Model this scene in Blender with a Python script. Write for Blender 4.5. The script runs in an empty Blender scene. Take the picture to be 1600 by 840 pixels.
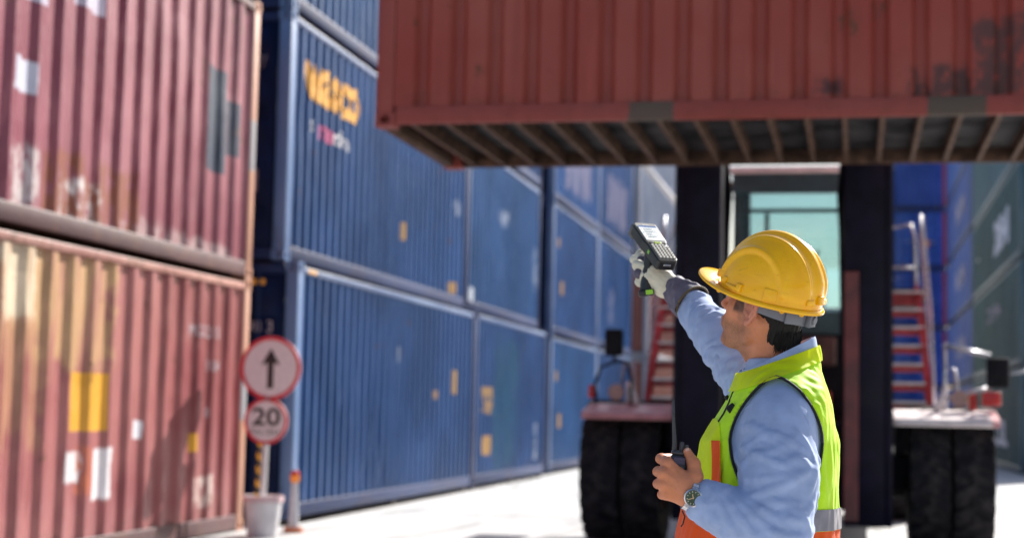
import bpy, bmesh, math, random
import numpy as np
from mathutils import Vector, Matrix

random.seed(7)
rng = np.random.default_rng(7)
S = bpy.context.scene
COL = S.collection

# ------------------------------------------------------------------ camera
CAM = np.array([0.0, 0.0, 1.35])
YAW, PITCH, ROLL, FPX = math.radians(12.1423), math.radians(4.9876), 0.022, 2500.0
_F = np.array([-math.sin(YAW) * math.cos(PITCH), math.cos(YAW) * math.cos(PITCH), math.sin(PITCH)])
_R0 = np.array([math.cos(YAW), math.sin(YAW), 0.0])
_U0 = np.cross(_R0, _F)
_R = math.cos(ROLL) * _R0 + math.sin(ROLL) * _U0
_U = math.cos(ROLL) * _U0 - math.sin(ROLL) * _R0
cam = bpy.data.cameras.new('camera')
cam.sensor_width = 36.0
cam.lens = FPX / 1600.0 * 36.0
cam.clip_start, cam.clip_end = 0.1, 3000.0
cam.dof.use_dof = True
cam.dof.focus_distance = 3.84
cam.dof.aperture_fstop = 2.8
camo = bpy.data.objects.new('camera', cam)
m3 = Matrix((( _R[0], _U[0], -_F[0]), (_R[1], _U[1], -_F[1]), (_R[2], _U[2], -_F[2])))
camo.matrix_world = Matrix.Translation(Vector(CAM)) @ m3.to_4x4()
COL.objects.link(camo)
S.camera = camo

# ------------------------------------------------------------------ sky, sun, exposure
SUN_DIR = Vector((0.50, 1.0, 0.78)).normalized()          # towards the sun
SUN_EL = math.asin(SUN_DIR.z)
SUN_AZ = math.atan2(SUN_DIR.x, SUN_DIR.y)
world = bpy.data.worlds.new('World')
S.world = world
world.use_nodes = True
wn = world.node_tree
wn.nodes.clear()
sky = wn.nodes.new('ShaderNodeTexSky')
sky.sky_type = 'NISHITA'
sky.sun_disc = False
sky.sun_elevation = SUN_EL
sky.sun_rotation = SUN_AZ
sky.air_density, sky.dust_density, sky.ozone_density = 1.0, 2.2, 1.0
bg = wn.nodes.new('ShaderNodeBackground')
bg.inputs['Strength'].default_value = 0.075
wo = wn.nodes.new('ShaderNodeOutputWorld')
wn.links.new(sky.outputs[0], bg.inputs['Color'])
wn.links.new(bg.outputs[0], wo.inputs['Surface'])
sun = bpy.data.lights.new('sun', 'SUN')
sun.energy = 5.0
sun.angle = math.radians(0.5)
sun.color = (1.0, 0.965, 0.91)
suno = bpy.data.objects.new('sun', sun)
suno.rotation_euler = (-SUN_DIR).to_track_quat('-Z', 'Y').to_euler()
suno.location = (0, 0, 40)
COL.objects.link(suno)
S.view_settings.view_transform = 'Standard'
S.view_settings.look = 'None'
S.view_settings.gamma = 1.0
S.view_settings.exposure = 1.1

# ------------------------------------------------------------------ object helpers
def thing(name, label, cat, loc=(0, 0, 0), rotz=0.0, group=None):
    o = bpy.data.objects.new(name, None)
    o.location = loc
    o.rotation_euler = (0, 0, rotz)
    o['label'] = label
    o['category'] = cat
    if group:
        o['group'] = group
    COL.objects.link(o)
    return o

def link(name, mesh, material=None, parent=None, label=None, kind=None):
    o = bpy.data.objects.new(name, mesh)
    COL.objects.link(o)
    if parent is not None:
        o.parent = parent
    if material is not None:
        if not mesh.materials:
            mesh.materials.append(material)
        o.material_slots[0].link = 'OBJECT'
        o.material_slots[0].material = material
    if label:
        o['label'] = label
    if kind:
        o['kind'] = kind
    return o

def tag(o, label, cat, group=None):
    o['label'] = label
    o['category'] = cat
    if group:
        o['group'] = group
    return o

class MB:
    """collects polygons, then becomes one mesh"""
    def __init__(self):
        self.v, self.f = [], []
    def add(self, verts, faces):
        n = len(self.v)
        self.v += [tuple(map(float, p)) for p in verts]
        self.f += [tuple(i + n for i in q) for q in faces]
        return self
    def box(self, x0, x1, y0, y1, z0, z1, M=None):
        p = [(x0, y0, z0), (x1, y0, z0), (x1, y1, z0), (x0, y1, z0), (x0, y0, z1), (x1, y0, z1), (x1, y1, z1), (x0, y1, z1)]
        if M is not None:
            p = [tuple(M @ Vector(q)) for q in p]
        return self.add(p, [(0, 3, 2, 1), (4, 5, 6, 7), (0, 1, 5, 4), (1, 2, 6, 5), (2, 3, 7, 6), (3, 0, 4, 7)])
    def rbox(self, x0, x1, y0, y1, z0, z1, r=0.01, seg=2, M=None):
        bm = bmesh.new()
        bmesh.ops.create_cube(bm, size=1.0)
        for v in bm.verts:
            v.co = Vector((x0 + (v.co.x + .5) * (x1 - x0), y0 + (v.co.y + .5) * (y1 - y0), z0 + (v.co.z + .5) * (z1 - z0)))
        bmesh.ops.bevel(bm, geom=bm.edges[:], offset=r, segments=seg, profile=.5, affect='EDGES')
        bm.verts.index_update()
        vs = [v.co.copy() for v in bm.verts]
        if M is not None:
            vs = [M @ q for q in vs]
        self.add(vs, [[v.index for v in f.verts] for f in bm.faces])
        bm.free()
        return self
    def tube(self, pts, r, n=8, cap=True):
        pts = [Vector(p) for p in pts]
        rs = r if isinstance(r, (list, tuple)) else [r] * len(pts)
        rings = []
        up = Vector((0, 0, 1))
        last = None
        for i, p in enumerate(pts):
            t = (pts[min(i + 1, len(pts) - 1)] - pts[max(i - 1, 0)])
            t = t.normalized() if t.length > 1e-9 else up
            if last is None:
                a = t.orthogonal().normalized()
            else:
                a = (last - t * last.dot(t))
                a = a.normalized() if a.length > 1e-6 else t.orthogonal().normalized()
            last = a
            b = t.cross(a)
            rings.append([p + (a * math.cos(2 * math.pi * k / n) + b * math.sin(2 * math.pi * k / n)) * rs[i] for k in range(n)])
        vs = [q for ring in rings for q in ring]
        fs = []
        for i in range(len(pts) - 1):
            for k in range(n):
                k2 = (k + 1) % n
                fs.append((i * n + k, i * n + k2, (i + 1) * n + k2, (i + 1) * n + k))
        if cap:
            fs.append(tuple(range(n - 1, -1, -1)))
            fs.append(tuple((len(pts) - 1) * n + k for k in range(n)))
        return self.add(vs, fs)
    def lathe(self, prof, n=32, M=None, closed=False):
        """prof: (radius, height) pairs about local z"""
        vs, fs = [], []
        for (r, h) in prof:
            for k in range(n):
                a = 2 * math.pi * k / n
                vs.append(Vector((r * math.cos(a), r * math.sin(a), h)))
        m = len(prof)
        for i in range(m if closed else m - 1):
            j = (i + 1) % m
            for k in range(n):
                k2 = (k + 1) % n
                fs.append((i * n + k, i * n + k2, j * n + k2, j * n + k))
        if M is not None:
            vs = [M @ q for q in vs]
        return self.add(vs, fs)
    def prism(self, poly, axis, a0, a1, M=None):
        """polygon given in the two other axes, extruded along axis"""
        n = len(poly)
        def mk(p, a):
            q = [0, 0, 0]
            o = [i for i in range(3) if i != axis]
            q[axis] = a
            q[o[0]], q[o[1]] = p
            return Vector(q)
        vs = [mk(p, a0) for p in poly] + [mk(p, a1) for p in poly]
        if M is not None:
            vs = [M @ q for q in vs]
        fs = [tuple(range(n)), tuple(range(2 * n - 1, n - 1, -1))]
        fs += [(i, i + n, (i + 1) % n + n, (i + 1) % n) for i in range(n)]
        return self.add(vs, fs)
    def mesh(self, name, smooth=False, angle=None):
        me = bpy.data.meshes.new(name)
        me.from_pydata(self.v, [], self.f)
        bm = bmesh.new()
        bm.from_mesh(me)
        bmesh.ops.recalc_face_normals(bm, faces=bm.faces[:])
        if angle is not None:
            for f in bm.faces:
                f.smooth = True
            for e in bm.edges:
                if len(e.link_faces) == 2 and e.calc_face_angle(0) > math.radians(angle):
                    e.smooth = False
        bm.to_mesh(me)
        bm.free()
        if smooth:
            me.polygons.foreach_set('use_smooth', [True] * len(me.polygons))
        me.update()
        return me
    def obj(self, name, material, parent=None, smooth=False, angle=None, label=None, kind=None):
        return link(name, self.mesh(name, smooth, angle), material, parent, label, kind)

# ------------------------------------------------------------------ materials
class NT:
    def __init__(self, name):
        self.m = bpy.data.materials.new(name)
        self.m.use_nodes = True
        self.t = self.m.node_tree
        self.t.nodes.clear()
        self.out = self.t.nodes.new('ShaderNodeOutputMaterial')
        self.b = self.t.nodes.new('ShaderNodeBsdfPrincipled')
        self.t.links.new(self.b.outputs[0], self.out.inputs[0])
    def n(self, typ, **kw):
        nd = self.t.nodes.new(typ)
        for k, v in kw.items():
            setattr(nd, k, v)
        return nd
    def set(self, sock, v):
        if hasattr(v, 'is_linked') or isinstance(v, bpy.types.NodeSocket):
            self.t.links.new(v, sock)
        else:
            if isinstance(v, (tuple, list)) and len(v) == 3 and sock.type == 'RGBA':
                v = (*v, 1.0)
            sock.default_value = v
    def math(self, op, a, b=0.0, clamp=False):
        nd = self.n('ShaderNodeMath', operation=op)
        nd.use_clamp = clamp
        self.set(nd.inputs[0], a)
        self.set(nd.inputs[1], b)
        return nd.outputs[0]
    def mix(self, f, a, b):
        nd = self.n('ShaderNodeMix', data_type='RGBA')
        self.set(nd.inputs[0], f)
        self.set(nd.inputs[6], a)
        self.set(nd.inputs[7], b)
        return nd.outputs[2]
    def coord(self, scale=None, loc=None):
        tc = self.n('ShaderNodeTexCoord').outputs['Object']
        if scale is None and loc is None:
            return tc
        mp = self.n('ShaderNodeMapping')
        self.set(mp.inputs['Vector'], tc)
        if scale is not None:
            mp.inputs['Scale'].default_value = scale
        if loc is not None:
            mp.inputs['Location'].default_value = loc
        return mp.outputs[0]
    def noise(self, scale, detail=4.0, vec=None, rough=0.55, dist=0.0):
        nd = self.n('ShaderNodeTexNoise')
        nd.inputs['Scale'].default_value = scale
        nd.inputs['Detail'].default_value = detail
        nd.inputs['Roughness'].default_value = rough
        nd.inputs['Distortion'].default_value = dist
        self.set(nd.inputs['Vector'], vec if vec is not None else self.coord())
        return nd.outputs['Fac']
    def ramp(self, v, lo, hi, a=0.0, b=1.0):
        nd = self.n('ShaderNodeMapRange')
        nd.interpolation_type = 'SMOOTHSTEP'
        self.set(nd.inputs[0], v)
        nd.inputs[1].default_value, nd.inputs[2].default_value = lo, hi
        nd.inputs[3].default_value, nd.inputs[4].default_value = a, b
        return nd.outputs[0]
    def bump(self, h, strength=0.3, dist=0.01):
        nd = self.n('ShaderNodeBump')
        nd.inputs['Strength'].default_value = strength
        nd.inputs['Distance'].default_value = dist
        self.set(nd.inputs['Height'], h)
        self.t.links.new(nd.outputs[0], self.b.inputs['Normal'])
    def fin(self, color=None, rough=None, metal=None, spec=None):
        for k, v in (('Base Color', color), ('Roughness', rough), ('Metallic', metal), ('Specular IOR Level', spec)):
            if v is not None:
                self.set(self.b.inputs[k], v)
        return self.m

def plain(name, col, rough=0.5, metal=0.0, vary=0.12, scale=14.0, bump=0.0, spec=None, coat=0.0):
    t = NT(name)
    nz = t.noise(scale, 5)
    c = t.mix(t.ramp(nz, .3, .7), tuple(x * (1 - vary) for x in col), tuple(min(1, x * (1 + vary)) for x in col))
    if bump:
        t.bump(nz, bump, 0.004)
    if coat:
        t.b.inputs['Coat Weight'].default_value = coat
        t.b.inputs['Coat Roughness'].default_value = 0.15
    return t.fin(c, t.ramp(t.noise(scale * .6, 3), .3, .7, max(.02, rough - .08), rough + .08), metal, spec)

def paint(name, base, fade=None, rust=0.25, rough=0.42, patches=(), streak=0.25, seed=0.0, spec=0.5, rustcol=(0.12, 0.045, 0.02), stain=None):
    """weathered container paint; patches = (x0, x1, z0, z1, colour, edge) in the container's own metres"""
    t = NT(name)
    base = tuple(base)
    fade = fade or tuple(min(1, c * 1.25 + .02) for c in base)
    c0 = t.coord(loc=(seed, seed * .7, seed * .3))
    big = t.noise(.7, 4, c0)
    col = t.mix(t.ramp(big, .35, .68), base, fade)
    vs = t.coord(scale=(5.0, 5.0, .28), loc=(seed, 0, 0))
    st = t.noise(1.6, 4, vs, .6)
    col = t.mix(t.math('MULTIPLY', t.ramp(st, .5, .75), streak), col, tuple(c * .55 for c in base))
    st2 = t.noise(2.3, 3, t.coord(scale=(4.0, 4.0, .2), loc=(seed + 9, 3, 0)), .6)
    col = t.mix(t.math('MULTIPLY', t.ramp(st2, .55, .8), streak * .9), col, tuple(min(1, c * 1.7 + .02) for c in base))
    xyz = t.n('ShaderNodeSeparateXYZ')
    t.set(xyz.inputs[0], t.coord())
    warp = t.noise(3.2, 5, c0, .7)
    wx = t.math('MULTIPLY_ADD', t.math('SUBTRACT', warp, .5), .28)
    for (x0, x1, z0, z1, pc, edge) in patches:
        w = t.math('MULTIPLY', t.math('SUBTRACT', warp, .5), edge * 3.0)
        px = t.math('ADD', xyz.outputs[0], w)
        pz = t.math('ADD', xyz.outputs[2], w)
        e = max(edge * .35, .006)
        m = t.math('MULTIPLY', t.ramp(px, x0 - e, x0 + e), t.ramp(px, x1 - e, x1 + e, 1, 0))
        m = t.math('MULTIPLY', m, t.math('MULTIPLY', t.ramp(pz, z0 - e, z0 + e), t.ramp(pz, z1 - e, z1 + e, 1, 0)))
        if .05 < edge < .2:
            m = t.math('MULTIPLY', m, t.ramp(t.noise(5.0, 6, t.coord(scale=(1.4, 1, .8), loc=(x0 * 3.1 + seed, 0, z0)), .7), .38, .55))
        elif edge >= .2:
            m = t.math('MULTIPLY', m, t.ramp(t.noise(3.0, 4, t.coord(scale=(1.6, 1, .25), loc=(x0, 0, 0))), .25, .62))
        col = t.mix(m, col, pc)
    if rust:
        rn = t.noise(2.6, 8, c0, .72)
        rm = t.ramp(rn, .66 - rust * .18, .70 - rust * .1)
        col = t.mix(t.math('MULTIPLY', rm, .8), col, rustcol)
        low = t.math('MULTIPLY', t.ramp(xyz.outputs[2], .45, .12), t.ramp(t.noise(7, 6, c0, .7), .5, .62))
        col = t.mix(t.math('MULTIPLY', low, min(1, rust * 1.6)), col, rustcol)
    fine = t.noise(26, 5, c0, .7)
    rr = t.math('ADD', t.ramp(fine, .3, .7, rough - .07, rough + .1), t.math('MULTIPLY', t.ramp(big, .3, .7), .05))
    t.bump(t.math('ADD', t.noise(5, 4, c0), t.math('MULTIPLY', fine, .25)), .28, .012)
    return t.fin(col, rr, 0.0, spec)
# ------------------------------------------------------------------ ground
def ground():
    t = NT('concrete yard')
    c = t.coord()
    a = t.noise(.35, 6, c, .6)
    b = t.noise(3.5, 6, c, .65)
    d = t.noise(60, 4, c, .7)
    col = t.mix(t.ramp(a, .3, .7), (.42, .418, .415), (.50, .498, .495))
    col = t.mix(t.math('MULTIPLY', t.ramp(b, .52, .72), .35), col, (.32, .317, .312))
    col = t.mix(t.math('MULTIPLY', t.ramp(t.noise(.9, 7, t.coord(scale=(2.2, .25, 1)), .7), .58, .72), .3), col, (.13, .125, .12))
    col = t.mix(t.math('MULTIPLY', t.ramp(d, .6, .75), .25), col, (.28, .27, .26))
    # tyre tracks along the lane and oil drips
    sp = t.n('ShaderNodeSeparateXYZ')
    t.set(sp.inputs[0], c)
    wx = t.math('ADD', sp.outputs[0], t.math('MULTIPLY', t.noise(.12, 3, t.coord(scale=(.3, 1, 1))), 3.0))
    tr = t.math('ABSOLUTE', t.math('SINE', t.math('MULTIPLY', wx, 2.6)))
    trm = t.math('MULTIPLY', t.ramp(tr, .93, .99), t.ramp(t.noise(1.3, 5, t.coord(scale=(3, .12, 1)), .7), .42, .62))
    col = t.mix(t.math('MULTIPLY', trm, .5), col, (.09, .088, .088))
    col = t.mix(t.math('MULTIPLY', t.ramp(t.noise(1.7, 6, t.coord(loc=(9, 4, 0)), .6, .6), .66, .72), .55), col, (.10, .095, .09))
    t.bump(t.math('ADD', b, d), .25, .01)
    m = t.fin(col, t.ramp(b, .3, .7, .5, .68), 0, .45)
    me = MB()
    xs = [-1500, -60, -20, -6, 6, 20, 60, 1500]
    ys = [-60, 0, 12, 26, 45, 80, 200, 2600]
    vs = [(x, y, 0) for y in ys for x in xs]
    fs = [(j * 8 + i, j * 8 + i + 1, (j + 1) * 8 + i + 1, (j + 1) * 8 + i) for j in range(7) for i in range(7)]
    me.add(vs, fs)
    o = me.obj('ground', m)
    o['kind'] = 'structure'
    # joints between the cast slabs: recessed dark sealant strips
    j = MB()
    for y in range(2, 62, 6):
        j.box(-6.05, 3.9, y + .0, y + .018, .0, .004)
    for x in (-3.1, 1.2):
        j.box(x, x + .018, 0, 60, .0, .005)
    jo = j.obj('slab_joint', plain('joint sealant', (.27, .265, .26), .8), o)
ground()

# ------------------------------------------------------------------ containers
PITCH_W, DEPTH_W = 0.28, 0.036
def wave(x, L, n, x0=.165, deep=False):
    """inward depth of the corrugated sheet at x, n waves between the posts"""
    p = (L - 2 * x0) / n
    u = ((x - x0) / p) % 1.0
    if deep:
        return 0.0 if u < .50 else ((u - .50) / .14 if u < .64 else (1.0 if u < .86 else 1.0 - (u - .86) / .14))
    if u < .26: return 0.0
    if u < .50: return (u - .26) / .24
    if u < .76: return 1.0
    return 1.0 - (u - .76) / .24
def breaks(L, n, x0=.165, deep=False):
    p = (L - 2 * x0) / n
    r = [x0]
    for i in range(n):
        for u in ((.50, .64, .86, 1.0) if deep else (.26, .50, .76, 1.0)):
            r.append(x0 + (i + u) * p)
    return r

_cache = {}
def cached(key, fn):
    if key not in _cache:
        _cache[key] = fn()
    return _cache[key]

def side_mesh(L, H, n, seed, far=False, dep=DEPTH_W):
    def make():
        r = np.random.default_rng(seed)
        wide = dep > .05
        xs = breaks(L, n, deep=wide)
        zs = [.175, .9, 1.6, H - .125] if far else list(np.linspace(.175, H - .125, 12))
        dents = [(r.uniform(.4, L - .4), r.uniform(.25, H - .4), r.uniform(.12, .35), r.uniform(-.01, .022)) for _ in range(int(L * 2.2))]
        vs, fs = [], []
        for z in zs:
            for x in xs:
                d = 0.014 + wave(x + 1e-6, L, n, deep=wide) * dep
                edge = min(1, (z - .175) / .2, (H - .125 - z) / .2)
                for (dx, dz, rad, amp) in dents:
                    q = ((x - dx) ** 2 + (z - dz) ** 2) / rad ** 2
                    if q < 6:
                        d += amp * math.exp(-q) * edge
                d += (r.normal() * .0014) * edge
                vs.append((x + r.normal() * .0012 * edge, d, z))
        m = len(xs)
        for j in range(len(zs) - 1):
            for i in range(m - 1):
                fs.append((j * m + i, j * m + i + 1, (j + 1) * m + i + 1, (j + 1) * m + i))
        b = MB().add(vs, fs)
        me = bpy.data.meshes.new('side_panel')
        me.from_pydata(b.v, [], b.f)
        return me
    return cached(('side', round(L, 3), round(H, 3), n, seed, far, dep), make)

def hole_plate(b, c, u, v, w, h, rx, rz, depth, nrm):
    """rectangular plate with an oval hole sunk in; c centre, u/v in-plane unit axes, nrm outward"""
    c, u, v, nrm = map(Vector, (c, u, v, nrm))
    N = 16
    outer, inner, back = [], [], []
    for k in range(N):
        a = 2 * math.pi * (k + .5) / N
        ca, sa = math.cos(a), math.sin(a)
        s = max(abs(ca) / (w / 2), abs(sa) / (h / 2))
        outer.append(c + u * (ca / s) + v * (sa / s))
        inner.append(c + u * ca * rx + v * sa * rz)
        back.append(c + u * ca * rx + v * sa * rz - nrm * depth)
    vs = outer + inner + back
    fs = []
    for k in range(N):
        j = (k + 1) % N
        fs.append((k, j, N + j, N + k))
        fs.append((N + k, N + j, 2 * N + j, 2 * N + k))
    fs.append(tuple(2 * N + k for k in range(N)))
    b.add(vs, fs)

def casting_mesh():
    """corner block, its own corner at the origin, growing to +x +y +z; holes on the -x and -y faces"""
    def make():
        b = MB()
        w, d, h = .178, .162, .118
        hole_plate(b, (w / 2, 0, h / 2), (1, 0, 0), (0, 0, 1), w, h, .05, .036, .09, (0, -1, 0))
        hole_plate(b, (0, d / 2, h / 2), (0, 1, 0), (0, 0, 1), d, h, .034, .028, .05, (-1, 0, 0))
        b.add([(w, 0, 0), (w, d, 0), (w, d, h), (w, 0, h), (0, d, 0), (0, d, h), (0, 0, 0), (0, 0, h)],
              [(0, 1, 2, 3), (1, 4, 5, 2), (6, 4, 1, 0), (7, 3, 2, 5)])
        return b.mesh('corner_casting')
    return cached('casting', make)

def bevel_box(name, x, y, z, r=.008):
    def make():
        return MB().rbox(0, x, 0, y, 0, z, r, 2).mesh(name, angle=50)
    return cached((name, round(x, 3), round(y, 3), round(z, 3)), make)

def put(name, mesh, material, parent, loc=(0, 0, 0), scale=(1, 1, 1), label=None):
    o = link(name, mesh, material, parent, label)
    o.location = loc
    o.scale = scale
    return o

def container(label, L, H, loc, rotz, m_wall, m_frame, n=None, W=2.438, seed=1, doors=False, full=True, far=False, m_post=None, m_end=None, m_toprail=None, floor=False, group=None, m_post_far=None):
    """one steel box; local x along its length, y across, z up; the face at y = 0 is the one towards the lane"""
    n = n or max(8, int(round(L / PITCH_W)))
    t = thing('shipping_container', label, 'container', loc, rotz, group)
    m_post = m_post or m_frame
    m_end = m_end or m_wall
    m_post_far = m_post_far or m_post
    m_toprail = m_toprail or m_frame
    put('side_panel', side_mesh(L, H, n, seed, far, .062 if floor else .042), m_wall, t)
    o = put('side_panel', side_mesh(L, H, max(6, n // 2), 99, True), m_wall, t, (L, W, 0))
    o.rotation_euler = (0, 0, math.pi)
    # rails
    put('bottom_rail', bevel_box('rail', L - .36, .06, .155), m_frame, t, (.18, .004, .02))
    put('bottom_rail', bevel_box('rail', L - .36, .06, .155), M['underside'] if floor else m_frame, t, (.18, W - .064, .02))  # carried box: dark paint on the back rail stands in for shade
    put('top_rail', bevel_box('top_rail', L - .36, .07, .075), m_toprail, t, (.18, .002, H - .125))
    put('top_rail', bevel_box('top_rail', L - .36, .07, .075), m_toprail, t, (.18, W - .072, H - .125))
    for x in (.004, L - .104):
        put('end_rail', bevel_box('end_rail', .1, W - .36, .13), M['underside'] if floor else m_frame, t, (x, .18, .01))  # carried box: lower end rails darkened to carry the shade underneath
        put('end_rail', bevel_box('end_rail', .1, W - .36, .11), m_frame, t, (x, .18, H - .13))
    def roof():
        b = MB()
        k = max(10, int(L / .3))
        for i in range(k):
            x0 = .1 + (L - .2) * i / k
            x1 = .1 + (L - .2) * (i + 1) / k
            b.add([(x0, .06, H - .06), (x1, .06, H - .06 + .012 * (i % 2)), (x1, W - .06, H - .06 + .012 * (i % 2)), (x0, W - .06, H - .06)], [(0, 1, 2, 3)])
        return b.mesh('roof_panel')
    put('roof_panel', cached(('roof', round(L, 3), round(H, 3), W), roof), m_wall, t)
    for (x, sx) in ((0, 1), (L, -1)):
        for (y, sy) in ((0, 1), (W, -1)):
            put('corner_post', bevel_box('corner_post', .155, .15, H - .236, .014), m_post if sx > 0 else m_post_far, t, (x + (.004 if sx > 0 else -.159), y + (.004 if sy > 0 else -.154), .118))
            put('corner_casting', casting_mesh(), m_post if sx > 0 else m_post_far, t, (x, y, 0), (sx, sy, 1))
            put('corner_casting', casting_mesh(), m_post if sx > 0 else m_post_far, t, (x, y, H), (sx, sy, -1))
    if doors:
        dw = (W - .36) / 2
        rod = cached(('rod', round(H, 3)), lambda: MB().tube([(0, 0, .1), (0, 0, H - .08)], .017, 8).mesh('lock_rod', angle=60))
        def door_m():
            b = MB()
            b.rbox(.03, .075, 0, dw - .006, .145, H - .135, .006, 1)
            hh = (H - .28) / 5
            for i in range(5):
                b.rbox(.018, .032, .07, dw - .07, .19 + i * hh, .145 + (i + 1) * hh - .06, .006, 1)
            return b.mesh('door', angle=50)
        dm = cached(('door', round(H, 3), W), door_m)
        for s in (0, 1):
            d = put('door', dm, m_end, t, (0, .18 + s * dw, 0))
            for q in (.28, .74):
                rr = put('lock_rod', rod, m_frame, d, (.0, q * dw, 0))
            put('door_handle', bevel_box('door_handle', .02, .3, .03, .006), M['steel'], d, (-.012, .25 * dw, 1.15 + .04 * s))
    else:
        em = side_mesh(W, H, 8, 5, True)
        o = put('end_panel', em, m_end, t, (0, W, 0))
        o.rotation_euler = (0, 0, -math.pi / 2)
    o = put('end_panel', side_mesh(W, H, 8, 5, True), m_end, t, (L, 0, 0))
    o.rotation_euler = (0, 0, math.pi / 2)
    if floor:
        put('floor_board', bevel_box('floor_board', L - .3, W - .14, .028, .003), M['floorwood'], t, (.15, .07, .155))
        k = int((L - .5) / .3)
        for i in range(k + 1):
            x = .28 + i * (L - .56) / k
            def cm():
                b = MB()
                b.box(0, .045, 0, W - .13, 0, .006).box(.02, .026, 0, W - .13, .006, .118).box(0, .045, 0, W - .13, .118, .124)
                return b.mesh('cross_member')
            put('cross_member', cached(('cm', W), cm), M['underside'], t, (x, .065, .03))
    else:
        put('floor_board', bevel_box('floor_board', L - .3, W - .14, .1, .003), M['underside'], t, (.15, .07, .05))
    return t

def lettering(parent, text, x, z, size, material, L=None, n=None, end=False, stretch=1.0, bold=.0, align='LEFT'):
    """painted letters that follow the corrugation of the face at y = 0 (or lie on the door end at x = 0)"""
    cu = bpy.data.curves.new('lettering', 'FONT')
    cu.body = text
    cu.size = size
    cu.align_x = align
    cu.offset = bold * size
    cu.resolution_u = 3
    tmp = bpy.data.objects.new('tmp_text', cu)
    COL.objects.link(tmp)
    dg = bpy.context.evaluated_depsgraph_get()
    me = bpy.data.meshes.new_from_object(tmp.evaluated_get(dg))
    bpy.data.objects.remove(tmp)
    me.materials.clear()
    bm = bmesh.new()
    bm.from_mesh(me)
    for v in bm.verts:
        v.co = Vector((x + v.co.x * stretch, 0, z + v.co.y))
    if L:
        xs = [v.co.x for v in bm.verts]
        for q in breaks(L, n):
            if xs and min(xs) < q < max(xs):
                bmesh.ops.bisect_plane(bm, geom=bm.verts[:] + bm.edges[:] + bm.faces[:], plane_co=(q, 0, 0), plane_no=(1, 0, 0), dist=1e-5)
        for v in bm.verts:
            v.co.y = .014 + wave(v.co.x, L, n) * .042 - .012
    elif end:
        for v in bm.verts:
            v.co = Vector((.004, v.co.x, v.co.z))          # y runs across the end
    bm.to_mesh(me)
    bm.free()
    me.name = 'lettering'
    return link('lettering', me, material, parent)

M = {}
M['steel'] = plain('galvanised steel', (.5, .5, .51), .38, .9)
M['floorwood'] = plain('old plywood underside', (.04, .038, .04), .8, 0, .7, 2.2, 0, .1)  # lighter blotches stand in for patches of light on the boards
M['underside'] = plain('rusty underside', (.10, .058, .040), .75, 0, .5, 6, 0, .15)
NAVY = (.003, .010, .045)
white_print = plain('white marking paint', (.75, .75, .76), .5)
yellow_print = plain('yellow marking paint', (.85, .42, .05), .5)
magenta_print = plain('magenta marking paint', (.5, .06, .2), .5)
grey_print = plain('faded marking paint', (.42, .36, .4), .6)
orange_print = plain('orange marking paint', (.8, .28, .06), .5)

LILAC, PALE = (.45, .40, .50), (.62, .56, .55)
TAN, OCHRE = (.52, .34, .14), (.62, .30, .02)
red_up = paint('maroon container paint upper', (.19, .030, .058), (.30, .09, .12), .2, .33, [
    (4.75, 5.24, 1.01, 2.08, (.01, .025, .06), .012), (5.34, 5.66, 1.24, 1.82, (.012, .02, .055), .012),
    (1.94, 2.44, 1.98, 2.32, LILAC, .012), (1.10, 1.48, 1.82, 2.10, LILAC, .012),
    (0.97, 1.32, 1.08, 1.34, (.5, .5, .58), .04), (1.02, 1.42, 0.16, 0.68, (.5, .42, .42), .14), (1.72, 2.52, 0.12, 0.51, PALE, .1),
    (2.82, 5.52, 0.06, 0.30, (.38, .25, .26), .14), (1.52, 3.22, 0.16, 0.71, (.22, .055, .03), .12)], streak=.35, seed=2.0, spec=.5)
red_lo = paint('maroon container paint lower', (.22, .045, .050), (.34, .115, .11), .25, .36, [
    (0.36, 2.86, 1.61, 2.64, (.46, .27, .13), .30), (0.36, 1.66, 0.96, 1.86, (.36, .17, .10), .34), (0.96, 1.51, 1.96, 2.66, (.62, .50, .36), .2), (2.11, 2.82, 1.08, 1.58, OCHRE, .012),
    (2.06, 2.38, 0.66, 0.90, (.6, .55, .56), .05), (2.62, 2.90, 0.48, 0.92, (.66, .62, .64), .05), (2.31, 2.56, 0.56, 0.96, (.4, .10, .05), .06),
    (3.36, 3.56, 1.01, 1.16, (.6, .58, .62), .03), (4.66, 4.80, 0.86, 1.04, OCHRE, .02), (4.76, 5.26, 0.31, 0.61, (.55, .42, .38), .06)], streak=.3, seed=5.0, spec=.5)
red_post_lit = paint('sunlit salmon post paint', (.42, .20, .13), (.5, .27, .18), .35, .45, [(-.1, 7, 1.05, 1.6, (.25, .24, .26), .02)], seed=3)  # sunlight on the posts is mixed into this lighter red
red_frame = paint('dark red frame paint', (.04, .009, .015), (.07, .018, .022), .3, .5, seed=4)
red_frame_lo = paint('pale red rail paint', (.28, .11, .09), (.4, .2, .16), .4, .45, seed=6)  # paler than the dark red frame paint
red_carry = paint('brick red container paint', (.31, .052, .036), (.35, .082, .058), .22, .5, [
    (4.5, 5.5, .17, .42, (.10, .04, .035), .12), (5.0, 5.5, .35, .80, (.11, .042, .036), .14), (3.7, 3.95, .2, .34, (.08, .03, .03), .12), (4.7, 5.0, .18, .36, (.1, .04, .035), .1)], streak=.3, seed=8.0, spec=.3)
red_carry_frame = paint('brick red frame paint', (.28, .05, .036), (.31, .07, .055), .12, .5, [(2.02, 2.40, -.1, .2, (.11, .075, .055), .03), (4.45, 4.9, -.1, .2, (.10, .07, .05), .03)], seed=9.0, spec=.3)

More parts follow.
